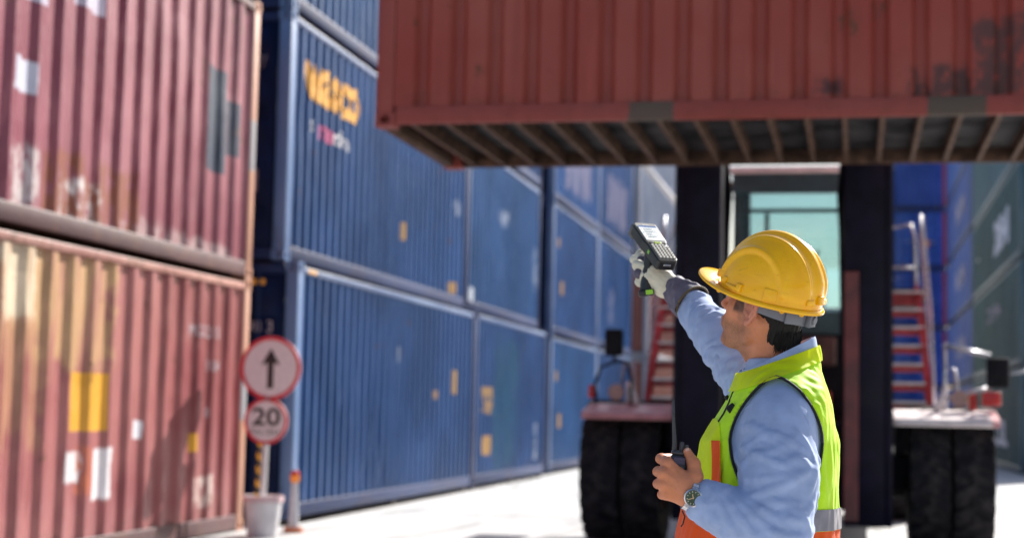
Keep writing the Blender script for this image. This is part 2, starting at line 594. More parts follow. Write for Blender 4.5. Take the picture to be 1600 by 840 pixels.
RX, RY = -6.38, 10.22
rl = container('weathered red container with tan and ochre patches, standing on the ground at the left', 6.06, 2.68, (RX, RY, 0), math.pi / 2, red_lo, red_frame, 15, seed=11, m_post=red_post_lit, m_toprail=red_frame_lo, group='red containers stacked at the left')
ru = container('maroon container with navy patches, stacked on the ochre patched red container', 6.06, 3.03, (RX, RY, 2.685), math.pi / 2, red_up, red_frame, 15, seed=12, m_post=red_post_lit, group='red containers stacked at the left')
lettering(rl, 'MGU 215', 4.55, 2.0, .17, grey_print, 6.06, 15)
lettering(rl, '104', 5.0, 1.66, .17, grey_print, 6.06, 15)
lettering(rl, '0', 5.02, 1.2, .13, grey_print, 6.06, 15)

# ---- blue stacks down the left side of the lane
def blue(i, v=1.0, patches=()):
    c = [(.009, .052, .165), (.010, .059, .182), (.008, .047, .152), (.012, .066, .185)][i % 4]
    return paint('blue container paint', tuple(x * v for x in c), tuple(min(1, x * 1.35 * v + .008) for x in c), .08, .42, patches, streak=.16, seed=13.0 + i * 2.7, spec=.25)
tanp = (.5, .30, .12)
navy_end = plain('shaded navy door paint', NAVY, .6, 0, .25, 3, .1, .12)  # door navy deepened to hold the shade on the container ends
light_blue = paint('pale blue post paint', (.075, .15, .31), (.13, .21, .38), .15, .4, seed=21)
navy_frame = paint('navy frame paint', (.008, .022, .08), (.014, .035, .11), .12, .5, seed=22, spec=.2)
pale_rail = paint('pale blue rail paint', (.06, .11, .24), (.12, .18, .32), .12, .4, seed=23)  # paler than the navy frame paint
G1 = 'blue containers stacked down the left side of the lane'
H = 2.88
rows = [
    (-6.12, .07, [('ground level blue container at the near end of the left stack, behind the pole sign', 17.05, 8.66, 0, True),
                  ('teal tinged blue container with tan scrapes, on the ground before the narrow gap', 25.76, 6.26, 4, False)]),
    (-6.30, 2.97, [('blue container with yellow and magenta lettering, over the pole sign', 17.05, 8.66, 1, True),
                   ('second level blue container between the yellow lettered one and the narrow gap', 25.76, 6.26, 3, False)]),
    (-6.30, 5.87, [('blue container on the third level, above the yellow lettered one', 17.05, 8.66, 3, True),
                   ('blue container on the third level, above the narrow gap end of the stack', 25.76, 6.26, 2, False)])]
blues = {}
for ri, (X, z, lst) in enumerate(rows):
    for ci, (lab, y0, L, ci_, dr) in enumerate(lst):
        pt = []
        if ri == 0 and ci == 0:
            pt = [(7.3, 7.55, 1.5, 1.85, tanp, .04), (6.1, 6.3, 1.4, 1.52, tanp, .04), (4.2, 4.3, 1.9, 2.1, (.5, .55, .6), .03)]
        if ri == 0 and ci == 1:
            pt = [(.6, 1.5, 1.2, 1.65, tanp, .07), (.7, 1.3, .5, .8, tanp, .05), (5.2, 5.5, .3, 1.0, (.4, .45, .55), .07), (1.5, 3.5, .2, 2.5, (.014, .085, .17), .5)]
        if ri == 1 and ci == 0:
            pt = [(4.8, 5.1, .75, 1.0, tanp, .03), (7.6, 8.0, .2, .38, tanp, .03), (7.9, 8.2, 1.5, 1.72, (.35, .4, .5), .12)]
        if ri == 1 and ci == 1:
            pt = [(.2, .6, .05, .4, (.7, .75, .8), .05), (2.4, 3.2, 1.7, 2.0, (.3, .36, .48), .12), (5.6, 6.1, .8, 1.6, (.25, .32, .45), .15)]
        nn = int(round(L / .285))
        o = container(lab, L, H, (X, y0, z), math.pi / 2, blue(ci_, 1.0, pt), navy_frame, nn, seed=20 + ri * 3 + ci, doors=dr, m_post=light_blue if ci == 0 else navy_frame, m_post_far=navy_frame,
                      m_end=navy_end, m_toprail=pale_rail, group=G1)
        blues[(ri, ci)] = (o, L, nn)
o, L, nn = blues[(1, 0)]
lettering(o, 'wasco', .58, 2.02, .82, yellow_print, L, nn, stretch=1.0, bold=.045)
lettering(o, 'a', .78, 1.63, .30, white_print, L, nn, stretch=1.2, bold=.02)
lettering(o, 'ne', 1.13, 1.58, .34, magenta_print, L, nn, stretch=1.4, bold=.03)
lettering(o, 'tline', 1.72, 1.6, .27, white_print, L, nn, stretch=1.3, bold=.012)
# markings on the navy door end (local y runs away from the lane, so the text is mirrored along y)
def end_text(parent, text, y, z, size, mat_):
    e = lettering(parent, text, 0, 0, size, mat_)
    for v in e.data.vertices:
        x, zz = v.co.x, v.co.z
        v.co = (.008, y - x, z + zz)
    e.data.update()
    return e
for k, (tx, z) in enumerate((('22', 1.62), ('50', 1.42), ('86', 1.22), ('1', 1.02))):
    end_text(o, tx, .66, z, .17, grey_print)
end_text(o, '//', .42, 2.2, .22, M['steel'])
end_text(o, '0', .52, .30, .13, white_print)
ol = blues[(0, 0)][0]
end_text(ol, '98 3', .62, 2.08, .19, grey_print)
pl = MB().box(.0, .012, .36, .62, .78, 1.04).obj('data_plate', plain('dull pink plate', (.28, .2, .22), .5), o)
for (oo, zz) in ((ol, 2.62),):
    mk = MB()
    for k in range(3):
        mk.box(-.004, .006, .40 + k * .1, .46 + k * .1, zz, zz + .06)
    mk.obj('height_marking', yellow_print, oo)
mk = MB()
for k in range(2):
    mk.box(.34 + k * .16, .46 + k * .16, -.001, .003, H - .1, H - .065)
mk.obj('height_marking', yellow_print, ol)

# sleepers under the near column
slp = plain('oiled timber', (.07, .055, .045), .85, 0, .35, 7, .3)
for y in (17.2, 21.3, 25.4, 26.0, 29.0, 31.8):
    tag(MB().rbox(-8.4, -6.16, y - .09, y + .09, .002, .066, .006, 1).obj('timber_sleeper', slp), 'dark timber sleeper under the ground level blue containers', 'sleeper', 'sleepers under the blue stack')

G2 = 'blue containers beyond the narrow gap'
names2 = ['blue container on the ground just beyond the narrow gap', 'blue container on the ground, second beyond the narrow gap',
          'blue container on the second level just beyond the narrow gap', 'blue container on the second level, second beyond the narrow gap',
          'blue container on the third level just beyond the narrow gap', 'pale scuffed blue container on the third level, second beyond the narrow gap']
k = 0
for ri, z in enumerate((.07, 2.92, 5.77)):
    for ci, y0 in enumerate((32.92, 39.03)):
        pt = [(1.0, 1.3, .9, 1.2, tanp, .05), (.6, .9, 1.9, 2.1, tanp, .04)] if ci == 0 and ri < 2 else []
        if ri == 1 and ci == 1:
            pt = [(2.0, 2.6, .7, 1.6, (.25, .27, .42), .16)]
        if ri == 2:
            pt = [(1.5, 5.0, .5, 1.7, (.32, .30, .42), .3)]
        container(names2[k], 6.06, 2.84, (-6.2, y0, z), math.pi / 2, blue(3 + ri + ci, 1.05 + .12 * ri, pt), navy_frame, 21, seed=33 + k, far=True,
                  m_post=pale_rail, m_toprail=pale_rail, m_end=navy_end, group=G2)
        k += 1
grey_blue = paint('grey blue container paint', (.2, .25, .36), (.3, .34, .45), .1, .42, seed=41)
grey_fr = paint('pale grey frame paint', (.34, .34, .38), None, .2, .45, seed=43)
redb = paint('rust red container paint', (.24, .075, .055), None, .2, .45, seed=42)
G3 = 'containers closing the left stack far down the lane'
for ri, (z, mw, X, lab) in enumerate(((.07, redb, -5.82, 'rust red container on the ground at the far end of the left stack'), (2.92, redb, -5.82, 'rust red container on the second level at the far end of the left stack'),
                                (5.77, grey_blue, -6.1, 'grey blue container on the third level at the far end of the left stack'), (8.62, grey_blue, -6.1, 'grey blue container topmost at the far end of the left stack'))):
    container(lab, 12.19, 2.84, (X, 45.9, z), math.pi / 2, mw, grey_fr, 42, seed=50 + ri, far=True, group=G3)

# ---- right side of the lane, beyond the loader
green = [paint('green container paint', c, None, .1, .5, streak=.15, seed=60 + i, spec=.25) for i, c in enumerate(((.018, .075, .07), (.022, .085, .078), (.018, .072, .068), (.07, .14, .15)))]
green_fr = paint('pale green frame paint', (.12, .2, .21), None, .1, .4, seed=66)
teal_fr = paint('teal frame paint', (.03, .08, .1), None, .1, .4, seed=67)
G4 = 'green containers stacked at the right of the lane'
labs = ['green container on the ground at the right with white block lettering', 'green container on the second level at the right, behind the mirror of the loader',
        'green container on the third level at the right with large white 284', 'pale green container topmost of the green stack at the right']
zz = [.03, 2.72, 5.42, 7.95]
hh = [2.66, 2.66, 2.50, 2.6]
gl = []
for i in range(4):
    gl.append(container(labs[i], 16.1, hh[i], (4.0, 57.45, zz[i]), -math.pi / 2, green[i], teal_fr, 40, seed=70 + i, far=True, m_toprail=green_fr, m_post=teal_fr, m_end=teal_fr, group=G4))
lettering(gl[2], '284', 8.6, .75, 1.25, white_print, 16.1, 40, stretch=2.4, bold=.05)
lettering(gl[2], '-', 2.0, 1.0, .9, white_print, 16.1, 40, stretch=2.0)
lettering(gl[1], '7 1 U A', 6.0, 1.55, .62, grey_print, 16.1, 40, stretch=2.2, bold=.01)
lettering(gl[0], 'CSL', 8.4, .62, .95, white_print, 16.1, 40, stretch=2.4, bold=.03)
deep_blue = [paint('deep blue container paint', c, None, .06, .45, streak=.15, seed=80 + i) for i, c in enumerate(((.012, .05, .24), (.015, .06, .28), (.02, .07, .3), (.02, .06, .26), (.02, .075, .3)))]
dark_fr = paint('dark navy frame paint', (.01, .03, .12), None, .1, .45, seed=86)
G5 = 'blue containers beyond the green stack at the right'
lv = ['on the ground', 'on the second level', 'on the third level', 'on the fourth level', 'at the top']
for i in range(5):
    o = container('deep blue container ' + lv[i] + ' of the stack beyond the green containers', 16.0, 2.66, (4.0, 73.9, .03 + 2.7 * i), -math.pi / 2, deep_blue[i], dark_fr, 44, seed=90 + i, far=True, group=G5)
    if i in (1, 2, 3):
        lettering(o, 'H M', 7.0, 1.0, 1.1, grey_print if i != 1 else grey_print, 16.0, 44, stretch=2.6, bold=.02)
G6 = 'blue containers seen end on across the lane'
for i in range(5):
    o = container('end on blue container ' + lv[i] + ' of the stack closing the lane', 6.06, 2.66, (4.06, 74.6, .03 + 2.7 * i), math.pi / 2, deep_blue[(i + 2) % 5], dark_fr if i % 2 else dark_fr, 20, seed=95 + i, far=True, doors=(i < 4), m_end=deep_blue[(i + 1) % 5], group=G6)
    MB().box(-.012, .0, .0, .16, .13, 2.5).obj('post_stripe', plain('red post paint', (.35, .04, .05), .5), o)
    if i == 3:
        MB().lathe([(0, 0), (.2, 0), (.2, .012), (0, .012)], 20, Matrix.Translation((-.01, .95, 1.1)) @ Matrix.Rotation(-math.pi / 2, 4, 'Y')).obj('round_mark', orange_print, o)

# ---- the container carried by the loader
ct = container('brick red container held aloft by the loader, its floor beams showing', 12.19, 2.6, (-4.06, 13.1, 3.75), 0.0, red_carry, red_carry_frame, 37, W=2.54, seed=120, floor=True, m_post=red_carry_frame)
for x in (1.95, 4.85):
    pass
# ------------------------------------------------------------------ container loader (heavy fork truck with a twin mast)
LX = -0.70                                   # centre line
black_paint = plain('black machine paint', (.006, .005, .016), .55, 0, .3, 6, .05, .16)
black_matte = plain('black rubbery matte', (.009, .009, .012), .7, 0, .3, 9, 0, .15)
rubber = NT('tyre rubber')
_n = rubber.noise(9, 6)
rubber.bump(rubber.noise(40, 4), .3, .006)
rubber = rubber.fin(rubber.mix(rubber.ramp(_n, .4, .7), (.012, .011, .014), (.04, .034, .035)), .8, 0, .15)
fender_red = plain('sunlit pink red fender paint', (.60, .27, .28), .45, 0, .2, 5)  # red lightened to pink for the sun on the fender
fender_white = plain('sunlit white fender lip', (.78, .68, .67), .45, 0, .12, 7)  # whitened for sun on the lip; cab roof and lamp parts share it
step_red = plain('red ladder paint', (.42, .04, .045), .45, 0, .25, 6)
machine_red = plain('dull machine red', (.12, .022, .02), .5, 0, .35, 5)
step_steel = plain('worn steel tread', (.55, .5, .5), .4, .6, .2, 10)
rail_steel = plain('polished hand rail', (.36, .36, .40), .3, .7, .1, 10)
cab_teal = plain('dark teal cab paint', (.03, .07, .08), .4, 0, .2, 5)
lamp_red = plain('red lamp lens', (.45, .01, .01), .2)
lamp_amber = plain('amber lamp lens', (.9, .28, .02), .25)
headlamp_m = plain('dusty headlamp', (.38, .22, .19), .4)
brownish = plain('brown hydraulic block', (.09, .04, .03), .6, 0, .3, 6)

def glass_mat(name, tint, refl=.12):
    t = NT(name)
    t.t.nodes.remove(t.b)
    tr = t.n('ShaderNodeBsdfTransparent')
    tr.inputs[0].default_value = (*tint, 1)
    gl = t.n('ShaderNodeBsdfGlossy')
    gl.inputs['Roughness'].default_value = .03
    fr = t.n('ShaderNodeFresnel')
    mx = t.n('ShaderNodeMixShader')
    t.t.links.new(t.math('ADD', fr.outputs[0], refl, True), mx.inputs[0])
    t.t.links.new(tr.outputs[0], mx.inputs[1])
    t.t.links.new(gl.outputs[0], mx.inputs[2])
    t.t.links.new(mx.outputs[0], t.out.inputs[0])
    return t.m
cab_glass = glass_mat('aqua tinted cab glass', (.81, .93, .945), .13)

ld = thing('container_loader', 'big loader with black twin masts and aqua cab, carrying the brick red container', 'loader', (LX, 16.9, 0))
# mast: outer and inner channel on each side
def mast_rail(s, outer):
    b = MB()
    if outer:
        x0, x1, y0, y1, z0, z1 = .60, 1.06, -1.05, -.62, .30, 7.2
        w = .07
        b.rbox(x1 - w, x1, y0, y1, z0, z1, .01, 1)
        b.rbox(x0, x1 - w - .001, y0, y0 + .06, z0, z1, .01, 1)
        b.rbox(x0, x1 - w - .001, y1 - .06, y1, z0, z1, .01, 1)
    else:
        x0, x1, y0, y1, z0, z1 = .60, .96, -.985, -.685, .35, 7.0
        b.rbox(x0, x0 + .08, y0, y1, z0, z1, .01, 1)
        b.rbox(x0 + .081, x1, y0 + .02, y0 + .07, z0, z1, .01, 1)
    if s < 0:
        b.v = [(-x, y, z) for (x, y, z) in b.v]
    return b
for s in (-1, 1):
    mr = mast_rail(s, True).obj('mast_rail', black_paint, ld, angle=50)
    mast_rail(s, False).obj('inner_channel', black_paint, mr, angle=50)
    b = MB().tube([(s * .78, -.58, .4), (s * .78, -.58, 3.2)], .055, 12).tube([(s * .78, -.58, 3.2), (s * .78, -.58, 6.0)], .035, 12)
    b.obj('lift_cylinder', M['steel'] if False else black_matte, ld, angle=50)
    b = MB()
    for k in range(4):
        b.tube([(s * (.58 + .02 * k), -.62 + .03 * k, .6), (s * (.58 + .02 * k), -.60 + .03 * k, 2.2), (s * (.56 + .015 * k), -.62 + .03 * k, 3.2), (s * (.54 + .02 * k), -.66 + .02 * k, 3.55), (s * (.60 + .02 * k), -.62 + .03 * k, 4.2)], .022, 6)
    b.obj('hydraulic_hose', black_matte, ld, smooth=True)
for z in (.55, 4.95, 6.9):
    MB().rbox(-.598, .598, -.80, -.66, z - .12, z + .12, .01, 1).obj('cross_bar', black_paint, ld, angle=50)
# red guide strip on the inner face of the right mast, lower part
MB().rbox(.60, .74, -1.10, -1.056, .35, 2.75, .008, 1).obj('guide_strip', machine_red, ld)
for s in (-1, 1):
    for q in (.70, .85):
        ch = MB()
        for k in range(48):
            z = .9 + k * .085
            ch.rbox(s * q - .014, s * q + .014, -.60, -.58, z, z + .07, .004, 1)
        ch.obj('lift_chain', black_matte, ld, kind='stuff')
# carriage and spreader that carry the box
cg = MB()
cg.rbox(-1.15, 1.15, -1.245, -1.06, 4.05, 4.35, .015, 1).rbox(-1.15, 1.15, -1.245, -1.06, 5.6, 5.95, .015, 1)
cgo = cg.obj('carriage', black_paint, ld, angle=50)
sp = MB().rbox(-5.8, 5.8, -2.9, -2.4, 6.42, 6.75, .02, 1).rbox(-1.2, 1.2, -2.39, -1.05, 6.45, 6.8, .02, 1)
sp.v = [(x + 2.7 if abs(x) > 2 else x, y, z) for (x, y, z) in sp.v]
sp.obj('spreader_beam', machine_red, ld, angle=50)
for s in (-1, 1):
    MB().rbox(2.7 + s * 5.66 - .15, 2.7 + s * 5.66 + .15, -3.8, -1.4, 6.44, 6.64, .02, 1).obj('spreader_arm', machine_red, ld, angle=50)

# wheels
def tyre_mesh(R=.735, w=.40):
    def make():
        b = MB()
        hw = w / 2
        Mx = Matrix.Rotation(math.pi / 2, 4, 'Y')
        prof = [(R * .56, -hw * .8), (R * .6, -hw * .92), (R * .8, -hw), (R * .92, -hw * .97), (R * .955, -hw * .86), (R * .965, 0),
                (R * .955, hw * .86), (R * .92, hw * .97), (R * .8, hw), (R * .6, hw * .92), (R * .56, hw * .8)]
        b.lathe(prof, 48, Mx)
        n = 22
        for k in range(n):
            for s in (-1, 1):
                a = 2 * math.pi * (k + (.5 if s > 0 else 0)) / n
                Mr = Matrix.Rotation(a, 4, 'X')
                # chunky slanted lug from the shoulder to past the middle
                p = []
                for (x, aa) in ((s * hw * .985, 0.0), (s * -.02, .16)):
                    for da in (-.07, .07):
                        for r in (R * .93, R):
                            an = aa + da
                            p.append(Mr @ Vector((x * (1.0 if r < R else .97), math.sin(an) * r, math.cos(an) * r)))
                b.add(p, [(0, 1, 3, 2), (4, 6, 7, 5), (0, 4, 5, 1), (2, 3, 7, 6), (1, 5, 7, 3), (0, 2, 6, 4)])
        return b.mesh('tyre', angle=35)
    return cached(('tyre', R, w), make)
def rim_mesh(R=.735, w=.40):
    return cached(('rim', R, w), lambda: MB().lathe([(0, -.03), (.16, -.03), (.17, .02), (R * .45, .04), (R * .52, w * .35), (R * .57, w * .4), (R * .57, -w * .4), (R * .5, -w * .38), (R * .4, -.06), (0, -.06)], 32,
                                                     Matrix.Rotation(math.pi / 2, 4, 'Y')).mesh('rim', angle=40))
for (x, y) in ((-1.85, 0), (-1.43, 0), (1.43, 0), (1.85, 0), (-1.35, 5.2), (1.35, 5.2)):
    ty = put('tyre', tyre_mesh(), rubber, ld, (x, y, .735))
    ty.rotation_euler = (random.uniform(0, 1), 0, 0)
    rm = put('rim', rim_mesh(), machine_red, ty)
    if x > 0:
        rm.rotation_euler = (0, 0, 0)
MB().tube([(-1.2, 0, .735), (1.2, 0, .735)], .2, 16).obj('axle', black_matte, ld, smooth=False, angle=50)
MB().rbox(-.95, .95, -.45, 5.9, .42, 1.28, .03, 2).obj('chassis', black_matte, ld, angle=50)
MB().rbox(-.9, .9, 2.9, 6.3, 1.281, 2.05, .08, 2).obj('engine_hood', machine_red, ld, angle=50)
MB().prism([(5.9, .45), (6.6, .6), (6.75, 1.3), (6.4, 2.0), (5.92, 2.04)], 0, -1.15, 1.15).obj('counterweight', machine_red, ld)
for s in (-1, 1):
    MB().rbox(*(sorted((s * 1.0, s * 1.26))), -.3, 5.0, .62, .98, .03, 2).obj('side_tank', black_matte, ld, angle=50)

# fenders: sloped plate with rounded lip, bracket under
for s in (-1, 1):
    b = MB()
    prof = [(-.86, 1.27), (-.885, 1.29), (-.872, 1.322), (-.80, 1.35), (-.3, 1.43), (.5, 1.44), (.82, 1.30), (.80, 1.26), (.48, 1.40), (-.3, 1.385), (-.8, 1.29)]
    x0, x1 = sorted((s * 1.08, s * 2.00))
    b.prism(prof, 0, x0, x1)
    fo = b.obj('fender', fender_red if s < 0 else fender_white, ld, angle=50, label='front fender painted sunlit pink' if s < 0 else 'front fender painted sunlit white, with a pink end')
    if s > 0:
        MB().prism([(p[0] - .004, p[1] + .002) for p in prof], 0, 2.001, 2.07).obj('fender_end', fender_red, fo)
    MB().rbox(*(sorted((s * 1.1, s * 1.2))), -.4, .4, .98, 1.38, .01, 1).obj('fender_bracket', black_matte, fo)

# ladders up both sides: risers lean back from the fender to the cab deck
for s in (-1, 1):
    st = MB()
    xs = (s * 1.06, s * 1.42) if s > 0 else (s * 1.42, s * 1.06)
    for xx in (s * 1.455,):
        pts = [(xx, .12 + .0, 1.44), (xx - s * .015, .28, 1.8), (xx - s * .05, .62, 2.3), (xx - s * .09, .98, 2.76)]
        for a, c in zip(pts[:-1], pts[1:]):
            b0 = .035
            st.add([(a[0] - b0, a[1], a[2]), (a[0] + b0, a[1], a[2]), (a[0] + b0, a[1] + .16, a[2]), (a[0] - b0, a[1] + .16, a[2]),
                    (c[0] - b0, c[1], c[2]), (c[0] + b0, c[1], c[2]), (c[0] + b0, c[1] + .16, c[2]), (c[0] - b0, c[1] + .16, c[2])],
                   [(0, 1, 2, 3), (7, 6, 5, 4), (0, 4, 5, 1), (1, 5, 6, 2), (2, 6, 7, 3), (3, 7, 4, 0)])
    lad = st.obj('ladder_stringer', step_red, ld, label='red ladder stringer')
    for k in range(7):
        z = 1.50 + k * .2
        y = .16 + k * .13
        stp = MB().rbox(xs[0], xs[1], y - .06, y + .16, z - .012, z + .02, .004, 1)
        so = stp.obj('step', step_steel, ld)
        MB().rbox(xs[0] + .002, xs[1] - .002, y + .02, y + .05, z - .075 if k < 6 else z - .14, z - .013, .003, 1).obj('riser', step_red, so)
    # hand rails
    MB().tube([(s * 1.47, .35, 1.5), (s * 1.45, .75, 2.5), (s * 1.40, .95, 3.3), (s * 1.40, 1.0, 3.55)], .016, 10).obj('hand_rail', rail_steel, ld, smooth=True)
    MB().tube([(s * 1.52, .45, 1.5), (s * 1.50, .85, 2.5), (s * 1.42, 1.05, 3.52), (s * 1.40, 1.02, 3.56)], .016, 10).obj('hand_rail', rail_steel, ld, smooth=True)
    MB().tube([(s * 1.04, 1.0, 2.3), (s * 1.04, 1.05, 3.3), (s * 1.08, 1.06, 3.42), (s * 1.30, 1.06, 3.45), (s * 1.34, 1.06, 3.3), (s * 1.36, 1.06, 2.7)], .018, 10).obj('hand_rail', rail_steel, ld, smooth=True)
    MB().tube([(s * 1.08, 1.06, 2.98), (s * 1.36, 1.06, 2.98)], .018, 10).obj('hand_rail', rail_steel, ld, smooth=True)
    MB().tube([(s * 1.62, .1, 1.42), (s * 1.60, .1, 1.85), (s * 1.70, .1, 1.86), (s * 1.76, .1, 1.42)], .018, 8).obj('grab_bar', rail_steel, ld, smooth=True)
    MB().rbox(*sorted((s * .95, s * 1.5)), 1.1, 3.6, 2.70, 2.76, .01, 1).obj('deck_plate', black_matte, ld)
    # lamps on the fender
    xl = s * 1.72
    hl = MB().lathe([(0, -.06), (.075, -.05), (.085, .03), (.075, .04), (0, .035)], 20, Matrix.Translation((xl, -.35, 1.545)) @ Matrix.Rotation(math.pi / 2, 4, 'X')).obj('headlight', headlamp_m, ld, angle=40)
    MB().rbox(xl + .09, xl + .17, -.32, -.2, 1.44, 1.64, .01, 1).obj('lamp_guard', lamp_red if s > 0 else fender_white, hl)
    MB().rbox(xl + (.22 if s > 0 else -.30), xl + (.40 if s > 0 else -.22), -.36, -.26, 1.48, 1.62, .02, 2).obj('marker_lamp', lamp_red, ld, angle=50)
    MB().tube([(xl - s * .22, -.38, 1.42), (xl - s * .13, -.36, 1.66)], .032, 10).obj('lamp_post', fender_white, ld, smooth=True)
# mirrors
b = MB().tube([(1.58, -.3, 1.42), (1.58, -.3, 2.1)], .02, 8).tube([(1.58, -.3, 2.08), (2.02, -.32, 1.98)], .022, 8).tube([(1.58, -.3, 1.55), (2.02, -.32, 1.66)], .022, 8)
b.tube([(2.2, -.32, 1.80), (2.4, -.3, 1.84)], .012, 6)
b.obj('mirror_arm', rail_steel, ld, smooth=True)
MB().rbox(1.98, 2.20, -.38, -.30, 1.66, 1.96, .03, 3).obj('mirror', black_matte, ld, angle=50)
b = MB().tube([(-1.92, -.4, 1.42), (-1.94, -.4, 1.62), (-1.88, -.4, 1.80), (-1.74, -.4, 1.86), (-1.60, -.4, 1.86), (-1.56, -.4, 1.66), (-1.56, -.4, 1.42)], .016, 8).tube([(-1.74, -.4, 1.86), (-1.74, -.4, 1.93)], .016, 8)
b.obj('mirror_arm', black_matte, ld, smooth=True)
MB().rbox(-1.84, -1.65, -.46, -.36, 1.92, 2.20, .03, 3).obj('mirror', black_matte, ld, angle=50)

# cab
cy0, cy1, cx = 1.25, 2.85, .65
zb, zt = 2.25, 4.13
for x in (-cx, cx):
    for (ya, yb, top) in ((cy0, cy0 + .12, zt - .06), (cy1, cy1 - .12, zt - .06)):
        xa, xb = (x, x + .09) if x < 0 else (x - .09, x)
        MB().prism([(xa, ya), (xb, ya), (xb, ya + .09), (xa, ya + .09)], 2, zb, top).obj('cab_pillar', cab_teal, ld)
MB().rbox(-cx + .092, cx - .092, cy0 + .01, cy0 + .1, zb - .001, zb + .26, .01, 1).obj('cab_sill', cab_teal, ld)
MB().rbox(-cx + .092, cx - .092, cy1 - .1, cy1 - .01, zb - .001, zb + .40, .01, 1).obj('cab_sill', cab_teal, ld)
MB().rbox(-cx - .04, cx + .04, cy0 - .12, cy1 + .05, zt - .08, zt, .03, 2).obj('cab_roof', fender_white, ld, angle=50, label='white cab roof')
MB().rbox(-cx - .01, cx + .01, cy0 - .10, cy0 - .04, zt - .30, zt - .081, .01, 1).obj('sun_visor', cab_teal, ld)
gz = MB().add([(-cx + .09, cy0 + .04, zb + .26), (cx - .09, cy0 + .04, zb + .26), (cx - .09, cy0 + .09, zt - .08), (-cx + .09, cy0 + .09, zt - .08)], [(0, 1, 2, 3)])
gz.v += [(x, y + .008, z) for (x, y, z) in gz.v]
gz.f += [(7, 6, 5, 4), (0, 4, 5, 1), (1, 5, 6, 2), (2, 6, 7, 3), (3, 7, 4, 0)]
gz.obj('windscreen', cab_glass, ld)
for s in (-1, 1):
    x = s * (cx - .03)
    MB().box(x - .004, x + .004, cy0 + .13, cy1 - .13, zb + .3, zt - .09).obj('side_window', cab_glass, ld)
MB().box(-cx + .1, cx - .1, cy1 - .05, cy1 - .042, zb + .41, zt - .09).obj('rear_window', cab_glass, ld)
MB().rbox(-cx + .09, cx - .09, cy0 + .015, cy0 + .05, 3.62, 3.665, .004, 1).obj('glazing_bar', cab_teal, ld)
MB().rbox(-.30, -.25, cy0 + .012, cy0 + .045, 2.55, 3.61, .004, 1).obj('wiper_post', cab_teal, ld)
MB().tube([(.1, cy0 + .02, 2.52), (.30, cy0 + .0, 3.2)], .014, 6).obj('wiper', black_matte, ld)
se = MB().rbox(-.16, .36, 2.2, 2.32, 2.7, 3.1, .05, 3).rbox(-.16, .36, 1.75, 2.23, 2.56, 2.72, .05, 3)
se.obj('driver_seat', plain('grey seat cloth', (.2, .25, .26), .8), ld, angle=50)
MB().lathe([(.17, -.015), (.19, 0), (.17, .015), (.155, 0)], 24, Matrix.Translation((.1, 1.62, 2.8)) @ Matrix.Rotation(.9, 4, 'X'), closed=True).obj('steering_wheel', black_matte, ld, smooth=True)
MB().rbox(-cx, cx, cy0, cy1, zb - .9, zb - .002, .02, 1).obj('cab_base', black_matte, ld)
MB().rbox(-.3, .5, 1.05, 1.24, 1.9, 2.22, .02, 1).obj('valve_block', brownish, ld)
MB().rbox(.1, .45, 1.0, 1.2, 1.35, 1.62, .02, 1).obj('valve_block', lamp_red, ld)
# beacon beside the roof
bz = MB().lathe([(0, 0), (.06, 0), (.06, .02), (.055, .1), (.03, .13), (0, .135)], 16, Matrix.Translation((-.71, 1.35, 3.86))).obj('beacon', lamp_amber, ld, angle=40)
MB().tube([(-.6, 1.4, 3.8), (-.71, 1.36, 3.8), (-.71, 1.36, 3.86)], .014, 6).obj('beacon_bracket', rail_steel, bz, smooth=True)

# ------------------------------------------------------------------ pole sign in a bucket
sx, sy = -5.88, 15.55
sg = thing('road_sign', 'round arrow sign over a round 20 limit sign, standing in a white bucket', 'road sign', (sx, sy, 0))
white_enamel = plain('white sign enamel', (.70, .62, .62), .4, 0, .05)
red_enamel = plain('red sign enamel', (.62, .03, .045), .4, 0, .08)
black_enamel = plain('black sign enamel', (.015, .013, .015), .45)
yb_pole = NT('yellow and black pole')
_w = yb_pole.n('ShaderNodeSeparateXYZ')
yb_pole.set(_w.inputs[0], yb_pole.coord())
_s = yb_pole.math('FRACT', yb_pole.math('MULTIPLY', yb_pole.math('ADD', _w.outputs[2], yb_pole.math('MULTIPLY', _w.outputs[0], .9)), 7.2))
yb_pole = yb_pole.fin(yb_pole.mix(yb_pole.ramp(_s, .48, .52), (.72, .36, .02), (.02, .02, .02)), .5)
MB().tube([(-.03, .05, .3), (.0, .05, 2.04)], .032, 12).obj('pole', plain('grey white pole', (.62, .58, .58), .45), sg, angle=50)
MB().tube([(-.10, .06, .3), (-.09, .06, 1.0)], .020, 12).obj('striped_pole', yb_pole, sg, angle=50)
for k in range(5):
    pass
def disc(R, z, rim):
    Mx = Matrix.Translation((0.03 if R > .25 else .0, 0, z)) @ Matrix.Rotation(math.pi / 2, 4, 'X')
    d = MB().lathe([(0, -.008), (R, -.008), (R, .008), (R - rim, .008), (0, .008)], 48, Mx).obj('sign_plate', white_enamel, sg, angle=40)
    MB().lathe([(R - rim, .009), (R + .002, .009), (R + .002, .016), (R - rim, .016)], 48, Mx, closed=True).obj('rim', red_enamel, d, angle=40)
    return d
d1 = disc(.325, 1.71, .036)
d2 = disc(.235, 1.17, .030)
for (zc, r) in ((1.40, .02), (.93, .02)):
    MB().lathe([(0, 0), (r, 0), (r * .8, .012), (0, .014)], 12, Matrix.Translation((0.01, -.012, zc)) @ Matrix.Rotation(math.pi / 2, 4, 'X')).obj('bolt', rail_steel, sg)
ar = [(-.032, -.20), (.032, -.20), (.032, .06), (.10, .035), (.0, .21), (-.10, .035), (-.032, .06)]
MB().prism([(x + .03, z + 1.705) for (x, z) in ar], 1, -.0135, -.0085).obj('arrow', black_enamel, d1)
